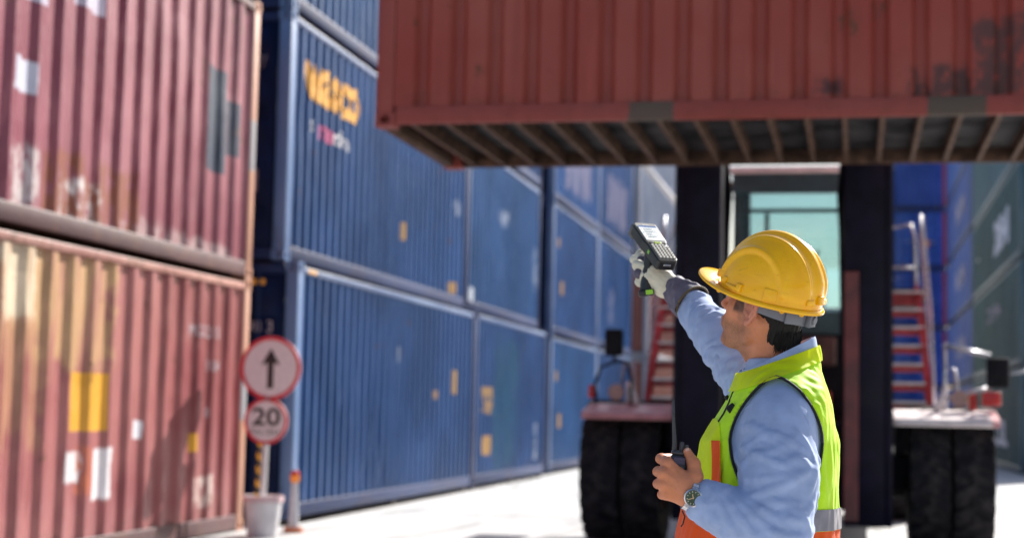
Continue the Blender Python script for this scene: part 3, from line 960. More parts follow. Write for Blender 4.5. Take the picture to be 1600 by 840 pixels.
def flat_text(parent, text, x, y, z, size, material, bold=0.0, stretch=1.0):
    cu = bpy.data.curves.new('lettering', 'FONT')
    cu.body = text
    cu.size = size
    cu.align_x = 'CENTER'
    cu.offset = bold * size
    tmp = bpy.data.objects.new('tmp_text', cu)
    COL.objects.link(tmp)
    dg = bpy.context.evaluated_depsgraph_get()
    me = bpy.data.meshes.new_from_object(tmp.evaluated_get(dg))
    bpy.data.objects.remove(tmp)
    me.materials.clear()
    for v in me.vertices:
        v.co = (x + v.co.x * stretch, y, z + v.co.y)
    me.name = 'lettering'
    return link('lettering', me, material, parent)
flat_text(d2, '20', 0, -.0115, 1.13, .25, black_enamel, .02, 1.25)
flat_text(d2, '\u0e01\u0e21./\u0e0a\u0e21.', 0, -.0115, 1.035, .10, black_enamel, .0, 1.1)
wb = plain('white bucket plastic', (.62, .60, .62), .5, 0, .12, 8)
MB().lathe([(0, .003), (.155, .003), (.19, .37), (.2, .37), (.2, .41), (.185, .41), (.175, .36), (0, .33)], 32, Matrix.Translation((-.02, .05, 0))).obj('bucket', wb, sg, angle=40)
MB().lathe([(.196, .355), (.206, .355), (.206, .415), (.196, .415)], 32, Matrix.Translation((-.02, .05, 0)), closed=True).obj('bucket_rim', plain('pinkish bucket rim', (.6, .42, .44), .5), sg, angle=40)
# thin post with amber lamp and reflective sleeve, behind the bucket
pc = thing('marker_post', 'short white marker post with an orange lamp on top, behind the bucket', 'marker post', (-5.80, 16.25, 0))
MB().lathe([(0, .003), (.10, .003), (.10, .03), (.055, .05), (.035, .52), (0, .52)], 20).obj('sleeve', plain('dusty post sleeve', (.42, .42, .46), .5), pc, angle=40)
MB().lathe([(.101, .003), (.108, .003), (.098, .055), (.058, .055)], 20, closed=True).obj('base_ring', plain('orange brown ring', (.4, .12, .05), .6), pc)
MB().lathe([(0, .52), (.035, .52), (.05, .56), (.045, .62), (0, .64)], 16).obj('lamp', lamp_amber, pc, angle=40)
MB().lathe([(.046, .60), (.052, .60), (.04, .64), (.03, .65)], 16, closed=True).obj('lamp_ring', lamp_red, pc)
# ------------------------------------------------------------------ smooth body modelling: distance fields -> surface nets
class Field:
    def __init__(self, lo, hi, h):
        self.lo = np.array(lo, float)
        self.h = h
        self.n = np.ceil((np.array(hi) - self.lo) / h).astype(int) + 1
        self.d = np.full(tuple(self.n), 1.0, np.float32)
        self.ax = [self.lo[i] + h * np.arange(self.n[i]) for i in range(3)]
    def sub(self, lo, hi):
        a = np.clip(np.floor((np.array(lo) - self.lo) / self.h).astype(int), 0, self.n - 1)
        b = np.clip(np.ceil((np.array(hi) - self.lo) / self.h).astype(int) + 1, 1, self.n)
        sl = tuple(slice(a[i], max(b[i], a[i] + 1)) for i in range(3))
        X, Y, Z = np.meshgrid(*[self.ax[i][sl[i]] for i in range(3)], indexing='ij')
        return sl, X, Y, Z
    def _op(self, lo, hi, fn, k, mode):
        sl, X, Y, Z = self.sub(lo, hi)
        e = fn(X, Y, Z)
        d = self.d[sl]
        if mode == 'add':
            if k > 0:
                hh = np.clip(.5 + .5 * (d - e) / k, 0, 1)
                self.d[sl] = d * (1 - hh) + e * hh - k * hh * (1 - hh)
            else:
                self.d[sl] = np.minimum(d, e)
        else:
            e = -e
            if k > 0:
                hh = np.clip(.5 - .5 * (d - e) / k, 0, 1)
                self.d[sl] = d * (1 - hh) + e * hh + k * hh * (1 - hh)
            else:
                self.d[sl] = np.maximum(d, e)
    def capsule(self, a, b, ra, rb, k=.01, mode='add'):
        a, b = np.array(a, float), np.array(b, float)
        m = max(ra, rb) + k + .02
        lo, hi = np.minimum(a, b) - m, np.maximum(a, b) + m
        ab = b - a
        L2 = max(ab @ ab, 1e-9)
        def fn(X, Y, Z):
            t = np.clip(((X - a[0]) * ab[0] + (Y - a[1]) * ab[1] + (Z - a[2]) * ab[2]) / L2, 0, 1)
            return np.sqrt((X - a[0] - t * ab[0]) ** 2 + (Y - a[1] - t * ab[1]) ** 2 + (Z - a[2] - t * ab[2]) ** 2) - (ra + (rb - ra) * t)
        self._op(lo, hi, fn, k, mode)
    def chain(self, pts, rs, k=.01, mode='add'):
        for i in range(len(pts) - 1):
            self.capsule(pts[i], pts[i + 1], rs[i], rs[i + 1], k if i == 0 else min(k, .012), mode)
    def ellipsoid(self, c, r, k=.01, mode='add', R=None):
        c, r = np.array(c, float), np.array(r, float)
        m = r.max() + k + .02
        R = np.eye(3) if R is None else np.array(R)      # columns = own axes
        def fn(X, Y, Z):
            q = [(X - c[0]) * R[0, i] + (Y - c[1]) * R[1, i] + (Z - c[2]) * R[2, i] for i in range(3)]
            k0 = np.sqrt(sum((q[i] / r[i]) ** 2 for i in range(3))) + 1e-9
            k1 = np.sqrt(sum((q[i] / r[i] ** 2) ** 2 for i in range(3))) + 1e-9
            return k0 * (k0 - 1) / k1
        self._op(c - m, c + m, fn, k, mode)
    def whole(self, fn, k=0.0, mode='add'):
        self._op(self.lo, self.lo + self.h * self.n, fn, k, mode)
    def nets(self, smooth=2):
        d = self.d
        s = d < 0
        c = [(i, j, k) for i in (0, 1) for j in (0, 1) for k in (0, 1)]
        nx, ny, nz = d.shape
        cnt = np.zeros((nx - 1, ny - 1, nz - 1), np.int8)
        for (i, j, k) in c:
            cnt += s[i:nx - 1 + i, j:ny - 1 + j, k:nz - 1 + k]
        mask = (cnt > 0) & (cnt < 8)
        I = np.argwhere(mask)
        vid = np.full(mask.shape, -1, np.int64)
        vid[mask] = np.arange(len(I))
        val = {o: d[I[:, 0] + o[0], I[:, 1] + o[1], I[:, 2] + o[2]] for o in c}
        acc = np.zeros((len(I), 3))
        num = np.zeros(len(I))
        for o in c:
            for a in range(3):
                if o[a] == 0:
                    p = list(o)
                    p[a] = 1
                    va, vb = val[o], val[tuple(p)]
                    cr = (va < 0) != (vb < 0)
                    t = np.where(cr, va / np.where(cr, va - vb, 1), 0)
                    q = np.array(o, float)[None, :] * np.ones((len(I), 1))
                    q[:, a] = t
                    acc[cr] += q[cr]
                    num += cr
        V = self.lo + (I + acc / num[:, None]) * self.h
        F = []
        for a in range(3):
            b, e = (a + 1) % 3, (a + 2) % 3
            sa = [slice(None)] * 3
            sb = [slice(None)] * 3
            sa[a], sb[a] = slice(0, -1), slice(1, None)
            for q in (sa, sb):
                q[b], q[e] = slice(1, -1), slice(1, -1)
            cr = s[tuple(sa)] != s[tuple(sb)]
            J = np.argwhere(cr)
            J[:, b] += 1
            J[:, e] += 1
            ins = s[J[:, 0], J[:, 1], J[:, 2]]
            def g(db, de):
                K = J.copy()
                K[:, b] += db
                K[:, e] += de
                return vid[K[:, 0], K[:, 1], K[:, 2]]
            q = np.stack([g(-1, -1), g(0, -1), g(0, 0), g(-1, 0)], 1)
            q[~ins] = q[~ins][:, ::-1]
            F.append(q)
        F = np.concatenate(F)
        F = F[(F >= 0).all(1)]
        for _ in range(smooth):
            s_ = np.zeros_like(V)
            n_ = np.zeros(len(V))
            for i in range(4):
                a_, b_ = F[:, i], F[:, (i + 1) % 4]
                np.add.at(s_, a_, V[b_])
                np.add.at(n_, a_, 1)
                np.add.at(s_, b_, V[a_])
                np.add.at(n_, b_, 1)
            V = V * .5 + .5 * s_ / np.maximum(n_, 1)[:, None]
        return V, F

def mesh_vf(name, V, F, cols=None, smooth=True):
    me = bpy.data.meshes.new(name)
    me.vertices.add(len(V))
    me.vertices.foreach_set('co', np.asarray(V, np.float32).ravel())
    F = np.asarray(F)
    me.loops.add(F.size)
    me.loops.foreach_set('vertex_index', F.ravel().astype(np.int32))
    me.polygons.add(len(F))
    me.polygons.foreach_set('loop_start', np.arange(0, F.size, F.shape[1], dtype=np.int32))
    me.polygons.foreach_set('loop_total', np.full(len(F), F.shape[1], np.int32))
    me.update(calc_edges=True)
    me.validate()
    me.polygons.foreach_set('use_smooth', [smooth] * len(me.polygons))
    if cols is not None:
        at_ = me.color_attributes.new('Col', 'FLOAT_COLOR', 'POINT')
        at_.data.foreach_set('color', np.concatenate([cols, np.ones((len(cols), 1))], 1).astype(np.float32).ravel())
    return me

def cut(me, keeps):
    """trim a mesh to the half spaces (point, normal pointing to the side that goes)"""
    bm = bmesh.new()
    bm.from_mesh(me)
    for (co, no) in keeps:
        bmesh.ops.bisect_plane(bm, geom=bm.verts[:] + bm.edges[:] + bm.faces[:], plane_co=Vector(co), plane_no=Vector(no), clear_outer=True, dist=1e-6)
    bm.to_mesh(me)
    bm.free()
    return me

def sstep(x, a, b):
    t = np.clip((x - a) / (b - a), 0, 1)
    return t * t * (3 - 2 * t)
def wob(X, Y, Z, f, seed):
    r = np.random.default_rng(seed)
    o = 0
    for i in range(5):
        k = r.normal(size=3)
        k = k / np.linalg.norm(k) * f * (1 + .5 * i)
        o = o + np.sin(X * k[0] + Y * k[1] + Z * k[2] + r.uniform(0, 6.3)) / (1 + .6 * i)
    return o / 2.2

# ------------------------------------------------------------------ the worker
# body frame: a = across the lane of sight to the right, b = away, z = up, metres from a point on the ground under him
A2 = np.array([math.cos(YAW), math.sin(YAW), 0.0])
B2 = np.array([-math.sin(YAW), math.cos(YAW), 0.0])
def _at(px, py, D):
    return CAM + D * (_F + _R * (px - 800) / FPX - _U * (py - 420) / FPX)
ORG = _at(1200, 840, 3.85)
ORG = np.array([ORG[0], ORG[1], 0.0])
def L(px, py, D=3.85):
    """a point of the figure, read off the drawing sheet, in the body frame"""
    p = _at(px, py, D) - ORG
    return np.array([p @ A2, p @ B2, p[2]])

person = thing('person', 'worker in yellow hard hat and lime vest, arm raised with a scanner', 'person', ORG, YAW)

# --- materials
def cloth(name, col, rough=.8, weave=900, fold=.0, transl=0.0, vary=.08):
    t = NT(name)
    c = t.coord()
    w = t.noise(weave * .35, 2, c)
    f0 = t.noise(8, 3, t.coord(scale=(1, 1, 1.5)), .5, 1.6)
    f = t.math('POWER', t.math('SUBTRACT', 1.0, t.math('ABSOLUTE', t.math('SUBTRACT', t.math('MULTIPLY', f0, 2.0), 1.0), True)), 3.0)
    colr = t.mix(t.ramp(t.noise(22, 4, c), .3, .7), tuple(x * (1 - vary) for x in col), tuple(min(1, x * (1 + vary)) for x in col))
    t.bump(t.math('ADD', t.math('MULTIPLY', w, .08), t.math('MULTIPLY', f, fold)), .5, .006)
    t.b.inputs['Sheen Weight'].default_value = .15
    m = t.fin(colr, rough, 0, .25)
    if transl:
        tl = t.n('ShaderNodeBsdfTranslucent')
        tl.inputs[0].default_value = (*col, 1)
        mx = t.n('ShaderNodeMixShader')
        mx.inputs[0].default_value = transl
        t.t.links.new(t.b.outputs[0], mx.inputs[1])
        t.t.links.new(tl.outputs[0], mx.inputs[2])
        t.t.links.new(mx.outputs[0], t.out.inputs[0])
    return m
shirt_m = cloth('blue chambray shirt', (.31, .39, .60), .85, fold=.06)
lime_m = cloth('lime vest fabric', (.60, .95, .012), .65, fold=.25, transl=.15, vary=.04)
yellow_m = cloth('yellow vest fabric', (.88, .93, .005), .65, fold=.2, transl=.4, vary=.04)  # on the front panel this yellow stands for sunlit lime cloth
orange_m = cloth('orange vest fabric', (1.0, .115, .008), .65, fold=.25, transl=.25, vary=.05)
black_m = cloth('black binding', (.012, .012, .014), .7)
reflect_m = plain('silver reflective tape', (.20, .19, .22), .5, .1, .12, 30, .2)
glove_m = cloth('cream glove leather', (.62, .58, .46), .7, fold=.8)
cuff_m = cloth('purple grey glove cuff', (.105, .09, .13), .7, fold=.6)
piping_m = cloth('brown cuff binding', (.10, .07, .035), .7)
trouser_m = cloth('dark trousers', (.03, .035, .05), .85, fold=.4)
hair_m = NT('dark hair')
_hn = hair_m.noise(60, 3, hair_m.coord(scale=(3, 3, .6)))
hair_m.bump(_hn, .8, .004)
hair_m = hair_m.fin(hair_m.mix(_hn, (.004, .0035, .0035), (.016, .012, .010)), .6, 0, .25)

skin = NT('skin')
_at_n = skin.n('ShaderNodeAttribute')
_at_n.attribute_name = 'Col'
_sn = skin.noise(140, 4)
_s2 = skin.noise(28, 4)
_c = skin.mix(skin.math('MULTIPLY', skin.ramp(_s2, .35, .7), .3), _at_n.outputs['Color'], (.62, .24, .16))
_c = skin.mix(skin.math('MULTIPLY', skin.ramp(_sn, .5, .75), .18), _c, (.22, .09, .05))
skin.b.inputs['Subsurface Weight'].default_value = .12
skin.b.inputs['Subsurface Radius'].default_value = (.012, .005, .003)
skin.bump(skin.math('ADD', _sn, _s2), .4, .0022)
skin = skin.fin(_c, .46, 0, .4)

# --- head frame
p_, r_ = math.radians(17), math.radians(7)
fh = np.array([-.829, .559, 0.0])
lh = np.array([-.559, -.829, 0.0])
zz_ = np.array([0, 0, 1.0])
h_f = math.cos(p_) * fh + math.sin(p_) * zz_
h_u = -math.sin(p_) * fh + math.cos(p_) * zz_
h_l = math.cos(r_) * lh - math.sin(r_) * h_u
h_u = math.cos(r_) * h_u + math.sin(r_) * lh
HO = L(1195, 482, 3.85)
HM = .955 * np.stack([h_l, h_f, h_u], 1)               # columns: left, forward, up
def hw(p):
    return HO + HM @ np.array(p, float)

body_parts = []
SK = np.array([.57, .205, .092])
def head():
    f = Field((-.12, -.15, -.26), (.12, .15, .15), .0022)
    f.ellipsoid((0, -.012, .045), (.077, .098, .088), 0)
    f.ellipsoid((0, .03, -.025), (.061, .064, .088), .03)
    for s in (-1, 1):
        f.chain([(s * .060, -.008, -.03), (s * .056, .0, -.066), (s * .030, .058, -.098), (s * .006, .076, -.103)], [.018, .018, .016, .016], .028)
        f.ellipsoid((s * .047, .052, -.014), (.023, .026, .022), .02)
        f.ellipsoid((s * .040, .05, -.055), (.022, .026, .03), .025)
    f.ellipsoid((0, .078, -.098), (.02, .016, .016), .02)
    f.capsule((-.036, .083, .034), (.036, .083, .034), .013, .013, .02)
    f.capsule((0, .088, .028), (0, .108, -.016), .0080, .0100, .012)
    f.ellipsoid((0, .111, -.018), (.0105, .0105, .0095), .008)
    for s in (-1, 1):
        f.ellipsoid((s * .0115, .101, -.022), (.0065, .009, .007), .006)
        f.ellipsoid((s * .006, .105, -.030), (.004, .006, .004), .003, 'cut')
    f.ellipsoid((0, .086, -.058), (.034, .018, .022), .02)
    f.ellipsoid((0, .1005, -.052), (.021, .008, .006), .006)
    f.ellipsoid((0, .098, -.064), (.018, .009, .007), .006)
    f.capsule((-.024, .103, -.0575), (.024, .103, -.0575), .0022, .0022, .003, 'cut')
    for s in (-1, 1):
        f.ellipsoid((s * .033, .093, .010), (.018, .014, .012), .012, 'cut')
        f.ellipsoid((s * .032, .078, .010), (.0135, .0135, .0125), .003)
        f.capsule((s * .046, .080, .014), (s * .020, .086, .017), .004, .004, .006)
        f.capsule((s * .046, .080, .004), (s * .020, .085, .003), .003, .003, .006)
    # ears: rim, lobe, bowl
    for s in (-1, 1):
        e = lambda y, z, o=0: (s * (.0795 + o * 1.3), (y - .003) * 1.05 + .010, (z - .005) * 1.12 + .006)
        f.ellipsoid(e(-.012, -.002, .001), (.007, .017, .029), .006)
        f.chain([e(.004, -.004, 0), e(.005, .018, .004), e(-.004, .030, .008), e(-.018, .030, .011), e(-.028, .016, .013), e(-.026, -.004, .011), e(-.014, -.024, .006)],
                [.0048, .0055, .0055, .0055, .0052, .005, .005], .004)
        f.ellipsoid(e(-.006, -.028, .003), (.006, .009, .010), .005)
        f.ellipsoid(e(-.007, -.003, .013), (.012, .010, .0145), .003, 'cut')
        f.ellipsoid(e(-.006, .014, .012), (.006, .008, .006), .003, 'cut')
        f.chain([e(-.016, .020, .012), e(-.020, .004, .012), e(-.013, -.012, .010)], [.003, .003, .003], .003)
        f.ellipsoid(e(.003, -.006, .004), (.004, .005, .006), .004)
    # neck
    nb = HM.T @ (L(1214, 590, 3.86) - HO) / .955 ** 2
    f.capsule((0, -.028, -.03), nb, .057, .064, .03)
    f.capsule((0, .02, -.085), nb * np.array([1, .8, 1]), .03, .04, .04)
    for s in (-1, 1):
        f.capsule((s * .058, -.035, -.03), (nb[0] + s * .02, nb[1] + .04, nb[2]), .014, .018, .02)
    V, F = f.nets(2)
    x, y, z = V[:, 0], V[:, 1], V[:, 2]
    col = np.tile(SK, (len(V), 1))
    # ruddier ears, nose, cheeks; shade painted into the bowl of the ear
    ear = sstep(np.abs(x), .077, .086)[:, None] * .9
    col = col * (1 - ear) + ear * np.array([.55, .20, .13])
    con = np.exp(-(((y - .001) / .010) ** 2 + ((z + .002) / .014) ** 2))[:, None] * sstep(np.abs(x), .074, .08)[:, None] * .55
    col = col * (1 - con) + con * np.array([.26, .085, .055])
    nose = (sstep(y, .098, .112) * sstep(z, -.04, -.02) * sstep(-z, -.02, .0))[:, None] * .6
    col = col * (1 - nose) + nose * np.array([.58, .22, .15])
    # stubble on jaw, chin, lip and throat
    line = -.030 - .25 * (np.clip(y, -.01, .1)) * .3
    st = sstep(line - z, -.004, .022) * sstep(y, -.022, .010) * (1 - sstep(-z, .118, .15))
    st = st + sstep(y, .08, .09) * sstep(-z, .036, .044) * .8 * (1 - sstep(-z, .1, .14))
    side = sstep(np.abs(x), .055, .066) * sstep(y, .0, .012) * (1 - sstep(y, .030, .042)) * sstep(z, -.05, -.028) * 1.0
    lips = sstep(-np.abs(x), -.024, -.018) * sstep(y, .09, .097) * sstep(-z, .045, .049) * (1 - sstep(-z, .069, .073))
    dots = np.random.default_rng(3).uniform(.45, 1.0, len(V))
    sb = sstep(np.abs(x), .045, .056) * sstep(y, .020, .027) * (1 - sstep(y, .048, .054)) * sstep(z, -.022, -.008)
    st = np.clip(np.maximum(st, side * .8), 0, 1) * (1 - lips) * dots * .78
    col = col * (1 - st[:, None]) + st[:, None] * np.array([.13, .072, .036])
    sb = (sb * (.75 + .25 * dots))[:, None]
    col = col * (1 - sb) + sb * np.array([.012, .009, .007])
    col = col * (1 - .6 * lips[:, None]) + .6 * lips[:, None] * np.array([.40, .12, .09])
    brow = sstep(-np.abs(z - .031), -.007, -.003) * sstep(np.abs(x), .012, .018) * (1 - sstep(np.abs(x), .05, .056)) * sstep(y, .06, .075)
    col = col * (1 - .85 * brow[:, None]) + .85 * brow[:, None] * np.array([.02, .014, .01])
    eye = sstep(-np.hypot(np.hypot(np.abs(x) - .033, (y - .092)), z - .010), -.0085, -.006)[:, None]
    col = col * (1 - eye) + eye * np.array([.65, .6, .55])
    iris = sstep(-np.hypot(np.abs(x) - .0335, z - .010), -.0055, -.0045)[:, None] * sstep(y, .084, .088)[:, None]
    col = col * (1 - iris) + iris * np.array([.02, .012, .01])
    lash = sstep(-np.abs(z - .0165), -.003, -.0015) * sstep(-np.abs(np.abs(x) - .034), -.015, -.012) * sstep(y, .078, .084)
    col = col * (1 - .8 * lash[:, None]) + .8 * lash[:, None] * np.array([.015, .01, .01])
    body_parts.append((HO + V @ HM.T, F, col))
head()

# --- torso sections (height: front edge, back edge, half width)
SEC = [(1000, 1072, 1300, .175), (900, 1064, 1304, .18), (840, 1066, 1304, .185), (800, 1076, 1304, .19), (760, 1089, 1304, .195), (720, 1094, 1303, .20), (690, 1100, 1302, .203), (660, 1117, 1298, .205),
       (630, 1136, 1291, .20), (608, 1148, 1285, .18), (592, 1154, 1281, .145), (578, 1158, 1278, .112), (562, 1161, 1276, .088), (545, 1165, 1275, .074), (528, 1170, 1272, .070), (505, 1172, 1262, .066)]
_s = []
for (py, f0, f1, hb) in SEC:
    u, v = L(f0, py), L(f1, py)
    _s.append(((u[2] + v[2]) / 2, (u[0] + v[0]) / 2, (v[0] - u[0]) / 2, (u[1] + v[1]) / 2, hb))
_s = np.array(sorted(_s))
def torso(X, Y, Z, off=0.0, n=2.35):
    ca = np.interp(Z, _s[:, 0], _s[:, 1])
    ha = np.interp(Z, _s[:, 0], _s[:, 2]) + off
    cb = np.interp(Z, _s[:, 0], _s[:, 3])
    hb = np.interp(Z, _s[:, 0], _s[:, 4]) + off
    r = (np.abs((X - ca) / ha) ** n + np.abs((Y - cb) / hb) ** n) ** (1 / n)
    return (r - 1) * np.minimum(ha, hb) * .9
ZB = L(1200, 840)[2]

def mesh_child(name, V, F, material, parent=None, cols=None, planes=(), label=None):
    me = mesh_vf(name, V, F, cols)
    if planes:
        me = cut(me, planes)
        me.polygons.foreach_set('use_smooth', [True] * len(me.polygons))
    return link(name, me, material, parent if parent is not None else person, label)

# --- joints of the arms
SH_L, ME_L, EL_L, WR_L = L(1219, 668, 3.68), L(1217, 745, 3.635), L(1214, 838, 3.60), L(1092, 779, 3.60)
SH_R, ME_R, WR_R = L(1190, 612, 4.02), L(1124, 528, 4.20), L(1080, 474, 4.36)

def folds(f, a, b, ra, rb, n, seed, amp=.007, tr=(.05, .95), face=(-1, 0, 0), k=.012):
    """soft cloth ridges wrapped round a limb"""
    r = np.random.default_rng(seed)
    a, b = np.array(a), np.array(b)
    t = (b - a) / np.linalg.norm(b - a)
    u = np.cross(t, face)
    u = u / np.linalg.norm(u)
    v = np.cross(t, u)
    Ln = np.linalg.norm(b - a)
    for i in range(n):
        s0 = r.uniform(*tr)
        a0 = r.uniform(0, 2 * math.pi)
        span = r.uniform(.9, 2.2)
        tilt = r.normal() * .05
        m = 6
        pts, rs = [], []
        w = amp * r.uniform(.6, 1.2)
        for q in range(m + 1):
            e = q / m
            ang = a0 + span * (e - .5)
            s = np.clip(s0 + tilt * (e - .5) * 2 / Ln * .5 + .012 * math.sin(e * 6 + i) / Ln, 0, 1)
            rad = ra + (rb - ra) * s
            pts.append(a + t * Ln * s + (u * math.cos(ang) + v * math.sin(ang)) * (rad - w * .35))
            rs.append(w * (.35 + .65 * math.sin(math.pi * e)))
        f.chain(pts, rs, k)

def shirt():
    f = Field((-.36, -.36, ZB - .16), (.22, .32, L(1200, 545)[2] + .02), .0044)
    top = L(1200, 560)[2]
    f.whole(lambda X, Y, Z: np.maximum(np.maximum(torso(X, Y, Z, -.010), Z - top), (ZB - .14) - Z))
    f.chain([SH_L, ME_L, EL_L], [.078, .090, .076], .03)
    f.chain([EL_L, EL_L * .5 + WR_L * .5, WR_L], [.074, .061, .0415], .02)
    folds(f, SH_L, ME_L, .080, .092, 5, 21, .007)
    folds(f, ME_L, EL_L, .091, .078, 8, 22, .007, (.05, 1))
    folds(f, EL_L, WR_L, .074, .043, 26, 23, .006, (.05, .96))
    folds(f, SH_L, ME_L, .080, .092, 4, 61, .0042, k=.006)
    folds(f, ME_L, EL_L, .0925, .078, 10, 62, .0045, (.0, 1), k=.006)
    folds(f, EL_L, WR_L, .075, .0435, 44, 63, .0042, (.05, .97), k=.006)
    def on_cloth(p):
        """move a point along the depth axis on to the cloth"""
        i = np.clip(np.round((np.array(p) - f.lo) / f.h).astype(int), 0, f.n - 1)
        colm = f.d[i[0], :, i[2]]
        j = np.argmax(colm < 0)
        return np.array([p[0], f.ax[1][j] if colm[j] < 0 else p[1], p[2]])
    # deep creases radiating from the bent elbow over the near side
    for (x0_, y0_, x1_, y1_, x2_, y2_, w_) in (
            (1205, 674, 1232, 690, 1264, 712, .0075), (1162, 700, 1195, 716, 1236, 734, .006), (1166, 775, 1215, 758, 1268, 728, .0105), (1158, 748, 1196, 746, 1240, 738, .006),
            (1168, 784, 1205, 780, 1252, 786, .008), (1172, 792, 1214, 806, 1262, 812, .0075), (1106, 786, 1112, 812, 1132, 842, .0062), (1118, 783, 1130, 812, 1152, 842, .0066),
            (1134, 781, 1150, 806, 1176, 838, .0075), (1148, 780, 1172, 804, 1208, 830, .0080), (1158, 778, 1190, 796, 1232, 824, .0080), (1184, 822, 1220, 834, 1256, 836, .007),
            (1154, 690, 1166, 730, 1164, 768, .006), (1276, 712, 1268, 742, 1258, 772, .007), (1098, 780, 1100, 800, 1112, 826, .0045), (1240, 668, 1258, 690, 1272, 720, .006)):
        q = []
        for t_ in np.linspace(0, 1, 9):
            u_ = (1 - t_) ** 2
            q.append(on_cloth(L(u_ * x0_ + 2 * t_ * (1 - t_) * x1_ + t_ * t_ * x2_, u_ * y0_ + 2 * t_ * (1 - t_) * y1_ + t_ * t_ * y2_, 3.6)))
        wd = [w_ * (.25 + .75 * math.sin(math.pi * min(1, max(0, t_))) ** .8) for t_ in np.linspace(0.03, .97, 9)]
        f.chain([c_ + np.array([0, .15 * w_ + .5 * (w_ - r_2), 0]) for c_, r_2 in zip(q, wd)], wd, .009)
    f.chain([SH_R, ME_R], [.080, .060], .03)
    f.capsule(ME_R, WR_R, .060, .045, .02)
    folds(f, SH_R, ME_R, .078, .061, 16, 24, .007)
    # cuff ring
    d = (WR_L - EL_L) / np.linalg.norm(WR_L - EL_L)
    f.capsule(WR_L - d * .055, WR_L - d * .002, .046, .043, .004)
    # shoulder seam of the near sleeve
    # hollow wrist so that the cuff opens
    f.capsule(WR_L - d * .012, WR_L + d * .05, .036, .036, .003, 'cut')
    V, F = f.nets(2)
    so_ = mesh_child('shirt', V, F, shirt_m)
    for off in (0, 5):
        arc = [(1152 + off * .6, 690), (1156 + off * .6, 662), (1168 + off * .5, 640 + off * .6), (1186, 624 + off), (1205, 617 + off), (1225, 617 + off), (1244 - off * .2, 626 + off), (1258 - off * .5, 642 + off * .6), (1267 - off * .7, 662), (1272 - off, 688)]
        pts = []
        for (a_, b_) in zip(arc[:-1], arc[1:]):
            for t_ in (0, .25, .5, .75):
                pts.append(on_cloth(L(a_[0] + (b_[0] - a_[0]) * t_, a_[1] + (b_[1] - a_[1]) * t_, 3.6)))
        pts = [(pts[max(i - 1, 0)] + pts[i] + pts[min(i + 1, len(pts) - 1)]) / 3 for i in range(len(pts))]
        pts = [(pts[max(i - 1, 0)] + pts[i] + pts[min(i + 1, len(pts) - 1)]) / 3 for i in range(len(pts))]
        MB().tube(pts, .0022, 6).obj('sleeve_seam', shirt_m, so_, smooth=True)
    return so_
def shirt_far():
    lo = np.minimum(SH_R, WR_R) - .11
    hi = np.maximum(SH_R, WR_R) + .11
    f = Field(lo, hi, .0036)
    f.chain([SH_R, ME_R], [.080, .059], .03)
    f.capsule(ME_R, WR_R, .059, .044, .02)
    folds(f, SH_R, ME_R, .078, .061, 22, 25, .007)
    folds(f, ME_R, WR_R, .059, .045, 26, 26, .0062)
    V, F = f.nets(2)
    return mesh_child('sleeve', V, F, shirt_m, sh_o, label='far sleeve of the raised arm, brightly lit')
sh_o = shirt()
shirt_far()
# shirt collar: a standing band with a fold
def collar():
    z0, z1 = L(1200, 615)[2], L(1200, 500)[2]
    f = Field((-.12, -.14, z0), (.16, .14, z1), .003)
    def fn(X, Y, Z):
        o = torso(X, Y, Z, .003 + .010 * 0)
        i = torso(X, Y, Z, -.005)
        return np.maximum(o, -i)
    f.whole(fn)
    V, F = f.nets(1)
    pf, pb = L(1160, 578), L(1272, 525)
    n = np.array([-(pb - pf)[2], 0, (pb - pf)[0]])
    n = n / np.linalg.norm(n)
    v0, v1 = L(1155, 585), L(1278, 543)
    n2 = np.array([-(v1 - v0)[2], 0, (v1 - v0)[0]])
    n2 = n2 / np.linalg.norm(n2)
    return mesh_child('collar', V, F, shirt_m, sh_o, planes=[(pf, n), (v0 - n2 * .012, -n2)])
collar()

